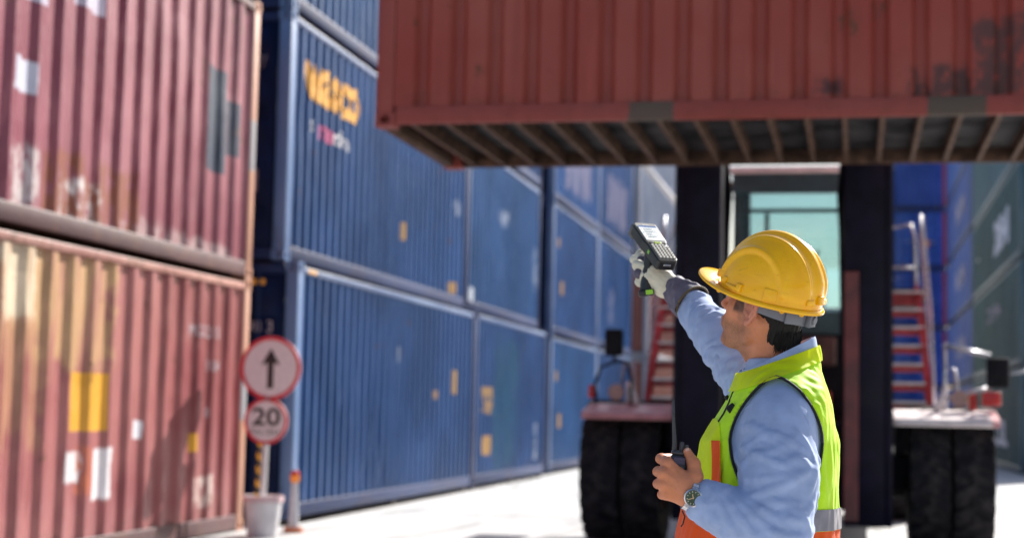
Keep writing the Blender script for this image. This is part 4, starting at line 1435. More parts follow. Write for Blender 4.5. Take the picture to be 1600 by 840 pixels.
# --- vest
AH_C, AH_R, AH_N = L(1217, 690, 3.65), (.1045, .150), 1.5
def armhole(X, Y, Z):
    ax1, az1 = np.abs((X - AH_C[0]) / AH_R[0]), (Z - AH_C[2]) / AH_R[1]
    q = np.where(az1 > 0, (ax1 ** AH_N + np.abs(az1) ** AH_N) ** (1 / AH_N), np.sqrt(ax1 ** 2 + az1 ** 2))
    d = (q - 1) * AH_R[0]
    return np.maximum(d, .085 - np.abs(Y - 0.0))
def vest_d(X, Y, Z, off=0.0):
    w = .0032 * wob(X, Y, Z, 42, 5) + .0030 * wob(X, Y * 1.4, Z * .4, 90, 6)
    return torso(X, Y, Z, .002 + off) + w
def vest():
    f = Field((-.26, -.25, ZB - .14), (.20, .25, L(1200, 520)[2]), .0044)
    f.whole(lambda X, Y, Z: vest_d(X, Y, Z))
    f.whole(armhole, .004, 'cut')
    V, F = f.nets(1)
    pf, pb = L(1155, 585), L(1278, 543)
    n = np.array([-(pb - pf)[2], 0, (pb - pf)[0]])
    n /= np.linalg.norm(n)
    zband = L(1303, 790)[2]
    zlow = L(1303, 823)[2]
    vo = mesh_child('vest', V, F, lime_m, planes=[(pf, n), ((0, 0, zlow), (0, 0, -1))])
    mesh_child('hem_panel', V, F, orange_m, vo, planes=[((0, 0, zlow), (0, 0, 1)), ((0, 0, ZB - .12), (0, 0, -1))], label='orange lower panel of the vest')
    # silver tape, proud of the cloth
    g = Field((-.26, -.26, zlow - .02), (.21, .26, zband + .02), .0044)
    g.whole(lambda X, Y, Z: vest_d(X, Y, Z, .003))
    Vg, Fg = g.nets(1)
    mesh_child('reflective_tape', Vg, Fg, reflect_m, vo, planes=[((0, 0, zband), (0, 0, 1)), ((0, 0, zlow + .001), (0, 0, -1))])
    # yellow neck binding
    g = Field((-.14, -.2, L(1200, 640)[2]), (.17, .2, L(1200, 520)[2]), .0036)
    g.whole(lambda X, Y, Z: vest_d(X, Y, Z, .005))
    Vg, Fg = g.nets(1)
    mesh_child('neck_binding', Vg, Fg, yellow_m, vo, planes=[(pf + n * .005, n), (pf - n * .031, -n)])
    # front: sunlit lime cloth painted as a yellow panel; flap, orange stripe
    g = Field((-.26, -.26, ZB - .10), (.1, .26, L(1200, 590)[2]), .004)
    g.whole(lambda X, Y, Z: vest_d(X, Y, Z, .003))
    Vg, Fg = g.nets(1)
    aF = L(1128, 700)[0]
    zf0, zf1 = L(1100, 768)[2], L(1100, 690)[2]
    mesh_child('sunlit_front_panel', Vg, Fg, yellow_m, vo, planes=[((L(1126, 700, 3.72)[0], 0, 0), (1, 0, 0)), ((0, 0, zf0), (0, 0, -1)), ((0, 0, L(1100, 655)[2]), (.45, 0, 1))])
    g2 = Field((-.26, -.26, ZB - .10), (.1, .26, L(1200, 590)[2]), .004)
    g2.whole(lambda X, Y, Z: vest_d(X, Y, Z, .0055))
    V2, F2 = g2.nets(1)
    mesh_child('front_stripe', V2, F2, orange_m, vo, planes=[((L(1126, 720, 3.70)[0], 0, 0), (1, 0, 0)), ((L(1115, 720, 3.70)[0], 0, 0), (-1, 0, 0)), ((0, 0, L(1100, 764)[2]), (0, 0, -1)), ((0, 0, L(1100, 686)[2]), (0, 0, 1)), ((0, -.02, 0), (0, 1, 0))], label='orange upright stripe')
    g3 = Field((-.28, -.26, ZB - .10), (.1, .26, L(1200, 590)[2]), .004)
    g3.whole(lambda X, Y, Z: vest_d(X, Y, Z, .014))
    V3, F3 = g3.nets(1)
    pz = L(1100, 690)
    mesh_child('pocket_flap', V3, F3, yellow_m, vo, planes=[((L(1133, 700, 3.72)[0], 0, 0), (1, 0, .2)), (pz, (-.25, 0, -1)), (L(1100, 662), (.3, 0, 1))])
    g4 = Field((-.30, -.26, ZB - .14), (.1, .26, L(1200, 760)[2]), .004)
    g4.whole(lambda X, Y, Z: vest_d(X, Y, Z, .012))
    V4, F4 = g4.nets(1)
    mesh_child('hem_pocket', V4, F4, orange_m, vo, planes=[((L(1150, 800, 3.72)[0], 0, 0), (1, 0, 0)), ((0, 0, L(1070, 772)[2]), (.15, 0, 1)), ((0, 0, ZB - .10), (0, 0, -1))])
    # black binding round the armhole: points on the cloth along the opening
    for side in (-1, 1):
        pts = []
        for kk in range(49):
            an = 2 * math.pi * kk / 48
            ca1, sa1 = math.cos(an), math.sin(an)
            rad = (abs(ca1) ** AH_N + abs(sa1) ** AH_N) ** (-1 / AH_N) if sa1 > 0 else 1.0
            x, z = AH_C[0] + AH_R[0] * ca1 * rad, AH_C[2] + AH_R[1] * sa1 * rad
            bs = side * np.linspace(.08, .26, 180)
            dd = vest_d(np.full(180, x), bs, np.full(180, z))
            j = np.argmax(dd > 0)
            if dd[j] > 0 and j > 0:
                pts.append((x, bs[j], z))
            elif pts:
                pts.append((x, side * .09, z))
        MB().tube(pts, .0036, 6).obj('armhole_binding', black_m, vo, smooth=True)
    # black clip tab and zip edge on the chest
    def surf(px, py, D0=3.75):
        """point of the cloth seen at the sheet position"""
        for D in np.linspace(3.5, 3.95, 226):
            q = L(px, py, D)
            if vest_d(q[0], q[1], q[2]) < 0:
                return q
        return L(px, py, D0)
    a_, b_ = surf(1137, 634), surf(1145, 641)
    for (q, w, hgt) in ((surf(1143, 638), .021, .021), (surf(1137, 622), .010, .016)):
        Mx = Matrix.Translation(Vector(q)) @ Matrix.Rotation(math.radians(-38), 4, 'Y')
        MB().rbox(-w / 2, w / 2, -.006, .004, -hgt / 2, hgt / 2, .002, 2, Mx).obj('clip_tab', black_m, vo, angle=50)
    zp = [surf(1152, 603), surf(1146, 612), surf(1139, 630), surf(1131, 646), surf(1123, 658)]
    MB().tube([z_ + np.array([-.001, -.002, 0]) for z_ in zp], .0026, 6).obj('zip_edge', black_m, vo, smooth=True)
    return surf
surf = vest()

# --- left hand, closed round the radio
def left_hand():
    f = Field(L(1010, 850, 3.62) - np.array([.03, .09, -.03]), L(1130, 690, 3.62) + np.array([.03, .10, .03]), .0015)
    W0 = L(1076, 771, 3.598)
    f.capsule(WR_L * .35 + EL_L * .65, W0, .036, .027, 0)
    mcp = [L(1042, 722, 3.596), L(1036, 738, 3.586), L(1035, 755, 3.588), L(1040, 771, 3.596)]
    pip = [L(1033, 716, 3.634), L(1029, 736, 3.628), L(1029, 755, 3.628), L(1035, 772, 3.628)]
    dip = [L(1044, 715, 3.658), L(1041, 735, 3.660), L(1041, 755, 3.659), L(1045, 771, 3.653)]
    tip = [L(1055, 717, 3.664), L(1053, 737, 3.664), L(1053, 756, 3.662), L(1055, 771, 3.655)]
    base = [L(1066, 748, 3.594), L(1066, 757, 3.588), L(1066, 766, 3.589), L(1067, 774, 3.594)]
    for i in range(4):
        f.capsule(W0, base[i], .022, .0155, .014)
        f.capsule(base[i], mcp[i], .0165, .0130, .014)
    f.ellipsoid((np.array(base[1]) + mcp[2]) / 2 + np.array([0, .008, 0]), (.024, .012, .03), .015)
    for i in range(4):
        rr = (.0118, .0122, .0118, .0105)[i]
        g = f
        g.capsule(mcp[i], pip[i], rr * 1.08, rr, .006)
        g.capsule(pip[i], dip[i], rr, rr * .88, .0025)
        g.capsule(dip[i], tip[i], rr * .9, rr * .75, .0025)
        g.ellipsoid(np.array(pip[i]) + np.array([-.002, -.003, 0]), (rr * .95, rr * .9, rr * .85), .004)
    # thumb leaves the side of the palm and lies along the radio
    t0, t1, t2, t3 = L(1077, 762, 3.60), L(1086, 744, 3.603), L(1084, 724, 3.612), L(1074, 705, 3.622)
    f.chain([t0, t1, t2, t3], [.0195, .0165, .0130, .0095], .012)
    f.capsule(t0, L(1060, 742, 3.600), .015, .011, .014)
    # tendons and knuckle dimples
    for i in range(4):
        f.capsule(base[i] + np.array([0, -.0135, 0]), mcp[i] + np.array([0, -.011, 0]), .002, .0025, .006)
        f.ellipsoid(np.array(mcp[i]) + np.array([.001, -.0075, .0]), (.0075, .007, .0075), .006)
    for i in range(3):
        mid = (np.array(mcp[i]) + mcp[i + 1]) / 2 * .45 + (np.array(pip[i]) + pip[i + 1]) / 2 * .55
        f.ellipsoid(mid + np.array([-.004, -.012, 0]), (.010, .004, .0022), .004, 'cut')
    V, F = f.nets(2)
    col = np.tile(SK * np.array([1.0, .98, .95]), (len(V), 1))
    for q in pip + mcp:
        m = np.exp(-(((V - q) ** 2).sum(1)) / .011 ** 2)[:, None] * .45
        col = col * (1 - m) + m * np.array([.52, .19, .13])
    body_parts.append((V, F, col))
    nq = np.array(t3) + np.array([.0, -.0072, .002])
    nail = MB().rbox(-.0045, .0045, -.0016, .0012, -.006, .006, .0012, 2, Matrix.Translation(Vector(nq)) @ Matrix.Rotation(math.radians(-25), 4, 'Y'))
    return nail
nail = left_hand()

# --- raised hand: inside the glove
GS = {}
def right_hand(grow, h, smooth=1):
    f = Field(L(975, 470, 4.44) - np.array([.03, .12, .03]), L(1075, 380, 4.44) + np.array([.03, .12, .03]), h)
    W0 = L(1056, 453, 4.40)
    P = {'mcp': [L(1024, 412, 4.425), L(1016, 420, 4.410), L(1014, 432, 4.405), L(1017, 443, 4.41)],
         'pip': [L(1003, 404, 4.46), L(996, 414, 4.43), L(999, 427, 4.425), L(1000, 440, 4.43)],
         'tip': [L(991, 405, 4.515), L(1003, 416, 4.475), L(1007, 430, 4.475), L(1007, 444, 4.47)]}
    rr = (.0125, .0130, .0125, .0115)
    bs = [L(1042, 437, 4.405), L(1038, 441, 4.40), L(1036, 446, 4.40), L(1037, 452, 4.405)]
    f.capsule(WR_R * .4 + ME_R * .6, W0, .034, .027 + grow, 0)
    for i in range(4):
        f.capsule(W0, bs[i], .023 + grow, .017 + grow, .014)
        f.capsule(bs[i], P['mcp'][i], .0165 + grow, .0135 + grow, .012)
        f.capsule(P['mcp'][i], P['pip'][i], rr[i] + grow, rr[i] * .95 + grow, .004)
        f.capsule(P['pip'][i], P['tip'][i], rr[i] * .95 + grow, rr[i] * .8 + grow, .002)
    f.chain([L(1048, 447, 4.41), L(1036, 425, 4.43), L(1018, 408, 4.455), L(1001, 397, 4.48)], [.018 + grow, .0155 + grow, .0125 + grow, .0105 + grow], .012)
    return f.nets(smooth)
V, F = right_hand(-.0005, .003)
body_parts.append((V, F, np.tile(SK, (len(V), 1))))
V, F = right_hand(.0035, .0018, 2)
V = V + (.0009 * wob(V[:, 0], V[:, 1], V[:, 2], 260, 31))[:, None] * np.array([.4, -.8, .5])
axis_r = WR_R - L(1056, 452, 4.40)
axis_r /= np.linalg.norm(axis_r)
cb0, cb1 = L(1053, 450, 4.405), L(1082, 474, 4.345)
glv = mesh_child('glove', V, F, glove_m, planes=[(cb0 + axis_r * .012, axis_r)])
f = Field(np.minimum(cb0, cb1) - .08, np.maximum(cb0, cb1) + .08, .0022)
ca_ = cb1 - cb0
f.capsule(cb0, cb1, .0365, .052, 0)
folds(f, cb0, cb1, .038, .052, 7, 41, .004)
f.capsule(cb0 + ca_ * .3, cb1 + ca_ * .3, .034, .048, .002, 'cut')
V, F = f.nets(1)
cuff = mesh_child('glove_cuff', V, F, cuff_m, glv, planes=[(cb1, ca_), (cb0 - ca_ * .02, -ca_)])
uu = np.cross(ca_, (0, 0, 1.0))
uu /= np.linalg.norm(uu)
vv = np.cross(ca_, uu)
vv /= np.linalg.norm(vv)
MB().tube([cb1 + (uu * math.cos(q) + vv * math.sin(q)) * .0525 for q in np.linspace(0, 2 * math.pi, 33)], .0032, 6).obj('cuff_binding', piping_m, cuff, smooth=True)
# dark patches on the fingers of the glove
for (a, b, ra) in ((L(1003, 407, 4.448), L(1030, 419, 4.418), .0152), (L(999, 427, 4.42), L(1008, 431, 4.46), .0162)):
    f = Field(np.minimum(a, b) - .04, np.maximum(a, b) + .04, .002)
    f.capsule(a, b, ra, ra, 0)
    V, F = f.nets(1)
    mesh_child('finger_patch', V, F, cuff_m, glv)

# --- trunk and legs under the clothes
f = Field((-.24, -.25, ZB - .3), (.2, .25, L(1200, 545)[2]), .009)
tz = L(1200, 556)[2]
f.whole(lambda X, Y, Z: np.maximum(np.maximum(torso(X, Y, Z, -.03), Z - tz), (ZB - .25) - Z))
f.capsule(SH_L, EL_L, .05, .04, .02)
f.capsule(SH_R, ME_R, .05, .04, .02)
V, F = f.nets(1)
body_parts.append((V, F, np.tile(SK, (len(V), 1))))
def join_parts(parts):
    Vs, Fs, Cs, o = [], [], [], 0
    for (V, F, C_) in parts:
        Vs.append(V)
        Fs.append(F + o)
        Cs.append(C_)
        o += len(V)
    return np.concatenate(Vs), np.concatenate(Fs), np.concatenate(Cs)
V, F, C_ = join_parts(body_parts)
bo = link('body', mesh_vf('body', V, F, C_), skin, person)
nail.obj('thumbnail', plain('thumbnail', (.62, .36, .28), .3), bo, smooth=True)

f = Field((-.2, -.25, .05), (.26, .25, ZB + .0), .009)
for s in (-1, 1):
    f.chain([(.0, s * .095, ZB - .13), (.0, s * .105, .82), (.02, s * .115, .50), (.045, s * .12, .10)], [.125, .115, .085, .07], .03)
V, F = f.nets(1)
mesh_child('trousers', V, F, trouser_m)
for s in (-1, 1):
    f = Field((-.2, s * .12 - .09, 0), (.16, s * .12 + .09, .22), .005)
    f.capsule((.045, s * .12, .16), (.045, s * .12, .06), .052, .05, .02)
    f.capsule((.06, s * .12, .045), (-.12, s * .13, .04), .044, .04, .03)
    f.whole(lambda X, Y, Z: .006 - Z + 0 * X, 0, 'cut') if False else None
    V, F = f.nets(1)
    V[:, 2] = np.maximum(V[:, 2], .004)
    mesh_child('boot', V, F, black_m)

# --- hair below the helmet
def hair():
    f = Field((-.11, -.14, -.14), (.11, .1, .08), .0024)
    f.ellipsoid((0, -.014, .042), (.083, .102, .090), 0)
    f.ellipsoid((0, -.045, -.035), (.062, .052, .05), .03)
    f.ellipsoid((0, -.056, -.058), (.05, .036, .038), .02)
    def keep(X, Y, Z):
        # behind the ears and above the nape line
        front = (Y + .010) + .35 * np.abs(Z + .01) * 0
        low = -.088 - Z + .010 * np.sin(X * 190) + .006 * np.sin(X * 430 + 1)
        return np.maximum(np.maximum(front, low), Z - .07)
    f.whole(lambda X, Y, Z: -keep(X, Y, Z), .006, 'cut')
    for s in (-1, 1):
        pass
    f.whole(lambda X, Y, Z: -(1.0 + .0 * X) + .0, 0, 'add') if False else None
    V, F = f.nets(1)
    V = V + (.0016 * wob(V[:, 0] * 2.2, V[:, 1] * 2.2, V[:, 2] * .5, 240, 51))[:, None] * np.sign(V)
    ho = link('hair', mesh_vf('hair', HO + V @ HM.T, F), hair_m, person)
    # loose locks along the nape
    r = np.random.default_rng(9)
    b = MB()
    for i in range(520):
        an = r.uniform(-2.6, -.5)
        zc = r.uniform(-.085, -.05)
        rad = np.array([.064, .062]) * (1 + .02 * r.normal())
        x, y = rad[0] * math.cos(an), -.043 + rad[1] * math.sin(an)
        if y > -.03:
            continue
        o = np.array([math.cos(an), math.sin(an), 0])
        p0 = np.array([x, y, zc + .02]) * np.array([.97, 1, 1])
        p1 = p0 + o * r.uniform(-.001, .003) + np.array([r.normal() * .003, 0, -r.uniform(.010, .022)])
        p2 = p1 + o * r.uniform(-.004, .002) + np.array([r.normal() * .004, 0, -r.uniform(.006, .014)])
        b.tube([hw(p0), hw(p1), hw(p2)], [.0011, .0009, .0001], 3, False)
    b.obj('hair_locks', hair_m, ho, smooth=True, kind='stuff')
hair()

# --- hard hat
hat_t = NT('yellow hard hat shell')
_n1 = hat_t.noise(24, 6, None, .7)
_n2 = hat_t.noise(9, 5, None, .65, 1.5)
_scr = hat_t.ramp(hat_t.noise(15, 5, hat_t.coord(scale=(1, 1.0, 3.2)), .7, 2.5), .63, .68)
_hc = hat_t.mix(hat_t.ramp(_n2, .3, .7), (.92, .43, .0), (.97, .50, .002))
_hc = hat_t.mix(hat_t.math('MULTIPLY', _scr, .45), _hc, (.42, .19, .01))
_hc = hat_t.mix(hat_t.math('MULTIPLY', hat_t.ramp(_n1, .60, .75), .22), _hc, (.45, .23, .02))
hat_t.bump(_n1, .06, .002)
hat_t.b.inputs['Coat Weight'].default_value = .05
hat_t.b.inputs['Coat Roughness'].default_value = .2
hat_m = hat_t.fin(_hc, hat_t.ramp(_n2, .3, .7, .13, .26), 0, .42)
grey_plastic = plain('grey suspension plastic', (.15, .15, .18), .5, 0, .08, 20)

HZ = .034                                    # brim plane above the ears
ax_, ay_, az_ = .116, .135, .159
def shell_pt(th, ph, extra=0.0):
    d = np.array([math.cos(ph) * math.cos(th), math.cos(ph) * math.sin(th), math.sin(ph)])
    p = np.array([ax_ * d[0], ay_ * d[1] - .006, az_ * (d[2] ** .93 if d[2] > 0 else 0)])
    x, y, z = p
    # parallel crests over the crown
    up = sstep(np.array(z), .02, .07)
    r = .0085 * math.exp(-(x / .017) ** 4) * up
    r += .0048 * math.exp(-((abs(x) - .046) / .0085) ** 2) * up * float(sstep(np.array(-y), -.09, -.02))
    e = math.hypot((y - .012) / .094, (z + .004) / .116)
    s = float(sstep(np.array(abs(x)), .03, .05))
    r += s * (.0052 * float(sstep(np.array(e), .93, 1.0)) * float(sstep(np.array(z), .012, .03)) + .0035 * math.exp(-((e - 1.03) / .045) ** 2) * float(sstep(np.array(z), .01, .03)))
    return p + d * (r + extra) + np.array([0, 0, HZ])
def hat():
    nt, nph = 220, 90
    V, F = [], []
    for i in range(nph + 1):
        ph = math.pi / 2 * i / nph
        for k in range(nt):
            V.append(hw(shell_pt(2 * math.pi * k / nt, ph)))
    for i in range(nph):
        for k in range(nt):
            k2 = (k + 1) % nt
            F.append((i * nt + k, i * nt + k2, (i + 1) * nt + k2, (i + 1) * nt + k))
    ho = link('hard_hat', mesh_vf('hard_hat', np.array(V), np.array(F)), hat_m, person)
    # brim and peak
    b = MB()
    rings = []
    for k in range(nt):
        th = 2 * math.pi * k / nt
        c, s = math.cos(th), math.sin(th)
        base = shell_pt(th, 0.0)
        front = max(0.0, s) ** 2.2
        w = .0085 + .056 * front
        out = np.array([c * ax_, s * ay_ * 1.1, 0])
        out /= np.linalg.norm(out)
        lift = .016 * front - .004 * (1 - front)
        p = lambda q, dz: base + out * q + np.array([0, 0, dz])
        camber = .012 * front * (1 - (c / .75) ** 2 if abs(c) < .75 else 0)
        rings.append([p(-.004, .004), p(w * .5, .003 + lift * .5 + camber * .6), p(w * .93, .001 + lift + camber * .5), p(w, -.001 + lift + camber * .5), p(w, -.0045 + lift + camber * .5), p(w * .9, -.006 + lift + camber * .5), p(w * .5, -.004 + lift * .4 + camber * .5), p(-.004, -.006)])
    m = 8
    vs = [hw(q) for r in rings for q in r]
    fs = [(k * m + i, ((k + 1) % nt) * m + i, ((k + 1) % nt) * m + (i + 1) % m, k * m + (i + 1) % m) for k in range(nt) for i in range(m)]
    b.add(vs, fs)
    b.obj('brim', hat_m, ho, smooth=True)
    # lugs and slot covers round the rim
    def lug(th, ph, sx_, sy_, sz_, extra=.0, tilt=0.0, name='lug'):
        q = shell_pt(th, ph, extra)
        n_ = q - np.array([0, -.006, HZ - .02])
        n_[2] *= .35
        n_ /= np.linalg.norm(n_)
        t_ = np.cross((0, 0, 1.0), n_)
        t_ /= np.linalg.norm(t_)
        u_ = np.cross(n_, t_)
        Rm = HM @ np.stack([t_, n_, u_], 1)
        w_ = hw(q)
        Mx = Matrix(((*Rm[0], w_[0]), (*Rm[1], w_[1]), (*Rm[2], w_[2]), (0, 0, 0, 1))) @ Matrix.Rotation(tilt, 4, 'Y')
        MB().rbox(-sx_ / 2, sx_ / 2, -.006, sy_, -sz_ / 2, sz_ / 2, .0022, 2, Mx).obj(name, hat_m, ho, angle=50)
    # left-hand side is +x in the head frame; th = 0 is left, 90 degrees is forward
    for sgn in (1, -1):
        T = (lambda d: math.radians(d)) if sgn > 0 else (lambda d: math.pi - math.radians(d))
        lug(T(64), .16, .014, .006, .020)
        lug(T(40), .13, .013, .006, .016)
        lug(T(26), .075, .046, .005, .010, tilt=0)
        lug(T(14), .10, .016, .007, .020)
        lug(T(-22), .12, .034, .0028, .030)
        lug(T(-70), .11, .026, .006, .014)
    lug(math.radians(-90), .15, .03, .008, .022)
    # strap lugs under the brim
    for d in (52, -38, -62):
        q = hw(shell_pt(math.radians(d), 0) + np.array([0, 0, -.010]))
        MB().lathe([(.0022, -.003), (.006, -.003), (.006, .003), (.0022, .003)], 12, Matrix.Translation(Vector(q)) @ Matrix.Rotation(math.pi / 2, 4, 'X'), closed=True).obj('strap_eye', hat_m, ho)
    # suspension band at the nape, with its adjuster
    b = MB()
    n = 60
    prof = [(.0, .0), (.004, .0)]
    vs, fs = [], []
    for k in range(n + 1):
        an = math.radians(-6 - 168 * k / n)
        c, s = math.cos(an), math.sin(an)
        depth = .030 + .014 * max(0, -s) ** 1.5
        for (r_o, zt_) in ((0.0, HZ + .004), (.0, HZ - depth), (-.004, HZ - depth), (-.004, HZ + .004)):
            bulge = 0.0
            vs.append(hw(((.0965 + r_o) * c, (.116 + r_o) * s - .008, zt_)))
    for k in range(n):
        for i in range(4):
            fs.append((k * 4 + i, (k + 1) * 4 + i, (k + 1) * 4 + (i + 1) % 4, k * 4 + (i + 1) % 4))
    b.add(vs, fs)
    b.obj('suspension_band', grey_plastic, ho, angle=40)
    for (d, w_, hgt, pr) in ((-58, .05, .030, .004), (-90, .036, .036, .012)):
        an = math.radians(d)
        q = np.array([.0965 * math.cos(an), .116 * math.sin(an) - .008, HZ - .026])
        n_ = np.array([math.cos(an), math.sin(an), 0])
        t_ = np.array([-n_[1], n_[0], 0])
        Rm = HM @ np.stack([t_, n_, (0, 0, 1.0)], 1)
        w0 = hw(q)
        Mx = Matrix(((*Rm[0], w0[0]), (*Rm[1], w0[1]), (*Rm[2], w0[2]), (0, 0, 0, 1)))
        MB().rbox(-w_ / 2, w_ / 2, -.002, pr, -hgt / 2, hgt / 2, .002, 2, Mx).obj('adjuster', grey_plastic, ho, angle=50)
        if pr > .01:
            MB().lathe([(0, 0), (.011, 0), (.010, .006), (0, .006)], 16, Mx @ Matrix.Translation((0, pr - .001, 0)) @ Matrix.Rotation(-math.pi / 2, 4, 'X')).obj('adjuster_knob', grey_plastic, ho, angle=40)
hat()

# --- wrist watch
def watch():
    steel_w = plain('watch steel', (.62, .6, .62), .22, 1.0, .05, 40)
    dial_m = plain('dark green dial', (.02, .045, .02), .3)
    ax = WR_L - L(1060, 764, 3.60)
    ax /= np.linalg.norm(ax)
    c0 = L(1080, 773, 3.60)
    e1 = np.cross(ax, (0, -1.0, 0))
    e1 /= np.linalg.norm(e1)
    e2 = np.cross(ax, e1)
    wt = thing('wristwatch', '', '')
    del wt['label'], wt['category']
    wt.parent = person
    bb = MB()
    n = 26
    for k in range(n):
        a0 = 2 * math.pi * (k + .04) / n
        a1 = 2 * math.pi * (k + .96) / n
        for (x0, x1, rr) in ((-.0095, -.0036, .0335), (-.0034, .0034, .0342), (.0036, .0095, .0335)):
            p = []
            for a_ in (a0, a1):
                for r in (rr, rr + .0032):
                    for x in (x0, x1):
                        p.append(c0 + ax * x + (e1 * math.cos(a_) + e2 * math.sin(a_)) * r)
            bb.add(p, [(0, 1, 3, 2), (4, 6, 7, 5), (0, 4, 5, 1), (2, 3, 7, 6), (1, 5, 7, 3), (0, 2, 6, 4)])
    bb.obj('bracelet', steel_w, wt, kind='stuff')
    # case faces the camera side and a little to the front
    nn = np.array([-.42, -.88, .10])
    nn = nn - ax * (nn @ ax)
    nn /= np.linalg.norm(nn)
    q = np.cross(nn, ax)
    o = c0 + nn * .0355
    Mx = Matrix(((ax[0], q[0], nn[0], o[0]), (ax[1], q[1], nn[1], o[1]), (ax[2], q[2], nn[2], o[2]), (0, 0, 0, 1)))
    MB().lathe([(0, -.006), (.0195, -.006), (.021, 0), (.0205, .004), (.018, .0055), (.0168, .004), (0, .004)], 40, Mx).obj('watch_case', steel_w, wt, angle=40)
    MB().lathe([(0, .0042), (.0166, .0042), (.0166, .0046), (0, .0046)], 36, Mx).obj('dial', dial_m, wt, angle=40)
    hb = MB()
    for k in range(12):
        a_ = 2 * math.pi * k / 12
        hb.rbox(-.0007, .0007, .012, .0152, .0047, .0053, .0002, 1, Mx @ Matrix.Rotation(a_, 4, 'Z'))
    hb.obj('hour_mark', plain('pale lume', (.55, .55, .4), .5), wt, kind='stuff')
    for (a_, ln) in ((.6, .009), (2.3, .013)):
        MB().rbox(-.0007, .0007, -.002, ln, .0054, .006, .0002, 1, Mx @ Matrix.Rotation(a_, 4, 'Z')).obj('watch_hand', plain('brass watch hand', (.7, .5, .3), .3, .8), wt)
    MB().lathe([(0, 0), (.003, 0), (.003, .004), (0, .004)], 10, Mx @ Matrix.Translation((.0205, 0, 0)) @ Matrix.Rotation(math.pi / 2, 4, 'Y')).obj('crown', steel_w, wt)
watch()

# ------------------------------------------------------------------ what he holds
def held(name, label, cat):
    return thing(name, label, cat, ORG, YAW)
# two-way radio in the left hand
rd = held('two_way_radio', 'black two way radio with a long antenna in the bare hand of the worker', 'radio')
rc = L(1060, 742, 3.632)
radio_black = plain('black radio plastic', (.04, .036, .045), .3, 0, .2, 30)
Mr = Matrix.Translation(Vector(rc)) @ Matrix.Rotation(math.radians(3), 4, 'Y')
MB().rbox(-.021, .021, -.014, .014, -.055, .046, .006, 3, Mr).obj('radio_body', radio_black, rd, angle=50)
MB().rbox(-.0195, .0195, -.0125, .0125, .0455, .056, .004, 2, Mr).obj('radio_top', radio_black, rd, angle=50)
MB().tube([Mr @ Vector((-.0125, 0, .054)), Mr @ Vector((-.0135, 0, .075)), Mr @ Vector((-.0185, 0, .120)), Mr @ Vector((-.0225, 0, .166)), Mr @ Vector((-.0228, 0, .169))], [.0058, .0050, .0034, .0028, .0020], 12).obj('antenna', radio_black, rd, angle=50)
for (x, r, hgt) in ((.004, .0052, .020), (.0145, .0046, .014)):
    MB().lathe([(0, .054), (r, .054), (r, .056 + hgt * .7), (r * .8, .056 + hgt), (0, .056 + hgt)], 14, Mr @ Matrix.Translation((x, 0, 0))).obj('radio_knob', radio_black, rd, angle=40)
MB().rbox(-.016, .012, -.0155, -.0135, .024, .041, .001, 1, Mr).obj('speaker_grille', plain('violet sheen plastic', (.05, .03, .09), .25), rd)
# thin cord clipped to the vest
MB().tube([L(1066, 797, 3.66), L(1070, 806, 3.655), L(1067, 818, 3.655), L(1064, 822, 3.655)], .0016, 6).obj('cord', black_m, rd, smooth=True)

# hand-held scanner in the gloved hand
scn = held('barcode_scanner', 'black pistol grip scanner with lit screen and keypad, held up in the glove', 'scanner')
tl, tr_, br, bl = L(986, 350, 4.45), L(1025, 351, 4.49), L(1063, 408, 4.355), L(1026, 409, 4.315)
top, bot = (tl + tr_) / 2, (br + bl) / 2
e_y = (top - bot) / np.linalg.norm(top - bot)                # towards the head of the tool
wx = ((tr_ - tl) / np.linalg.norm(tr_ - tl) + (br - bl) / np.linalg.norm(br - bl))
e_x = wx - e_y * (wx @ e_y)
e_x /= np.linalg.norm(e_x)
e_z = np.cross(e_x, e_y)
Ls = np.linalg.norm(top - bot)
cs = (top + bot) / 2
Ms = Matrix(((e_x[0], e_y[0], e_z[0], cs[0]), (e_x[1], e_y[1], e_z[1], cs[1]), (e_x[2], e_y[2], e_z[2], cs[2]), (0, 0, 0, 1)))
sc_black = plain('black scanner plastic', (.014, .014, .015), .4, 0, .2, 40)
sc_grey = plain('warm grey scanner bezel', (.10, .095, .085), .45, 0, .1, 40)
hw_, hl_ = .0355, Ls / 2
def tbody(w0, w1, w2, z0, z1, y0=-1.0, y1=1.0):
    """outline widening from keypad to head"""
    o = [(-w0 * .86, -hl_), (w0 * .86, -hl_), (w0, -hl_ * .93), (w0, -hl_ * .12), (w1, hl_ * .08), (w2, hl_ * .92), (w2 * .86, hl_), (-w2 * .86, hl_), (-w2, hl_ * .92), (-w1, hl_ * .08), (-w0, -hl_ * .12), (-w0, -hl_ * .93)]
    return MB().prism([(x, y * .999) for (x, y) in o], 2, z0, z1, Ms)
def bev(o, w=.003, seg=3):
    md = o.modifiers.new('soft edge', 'BEVEL')
    md.width, md.segments, md.limit_method = w, seg, 'ANGLE'
    return o
bev(tbody(hw_ * .86, hw_ * .98, hw_, -.030, .0).obj('scanner_body', sc_black, scn), .004)
bev(tbody(hw_ * .80, hw_ * .93, hw_ * .96, .0005, .005).obj('scanner_bezel', sc_grey, scn), .0015)
screen = NT('lit screen')
_sx = screen.n('ShaderNodeSeparateXYZ')
screen.b.inputs['Emission Color'].default_value = (.80, .84, .82, 1)
screen.b.inputs['Emission Strength'].default_value = .30
screen_m = screen.fin((.6, .62, .6), .12)
so = MB().box(-.0285, .0285, .004, hl_ - .016, .005, .0062, Ms).obj('screen', screen_m, scn)
row_col = {'b': plain('screen blue bar', (.03, .12, .35), .3), 'g': plain('screen grey text', (.3, .32, .33), .3), 'r': plain('screen red mark', (.6, .12, .08), .3)}
yt = hl_ - .016
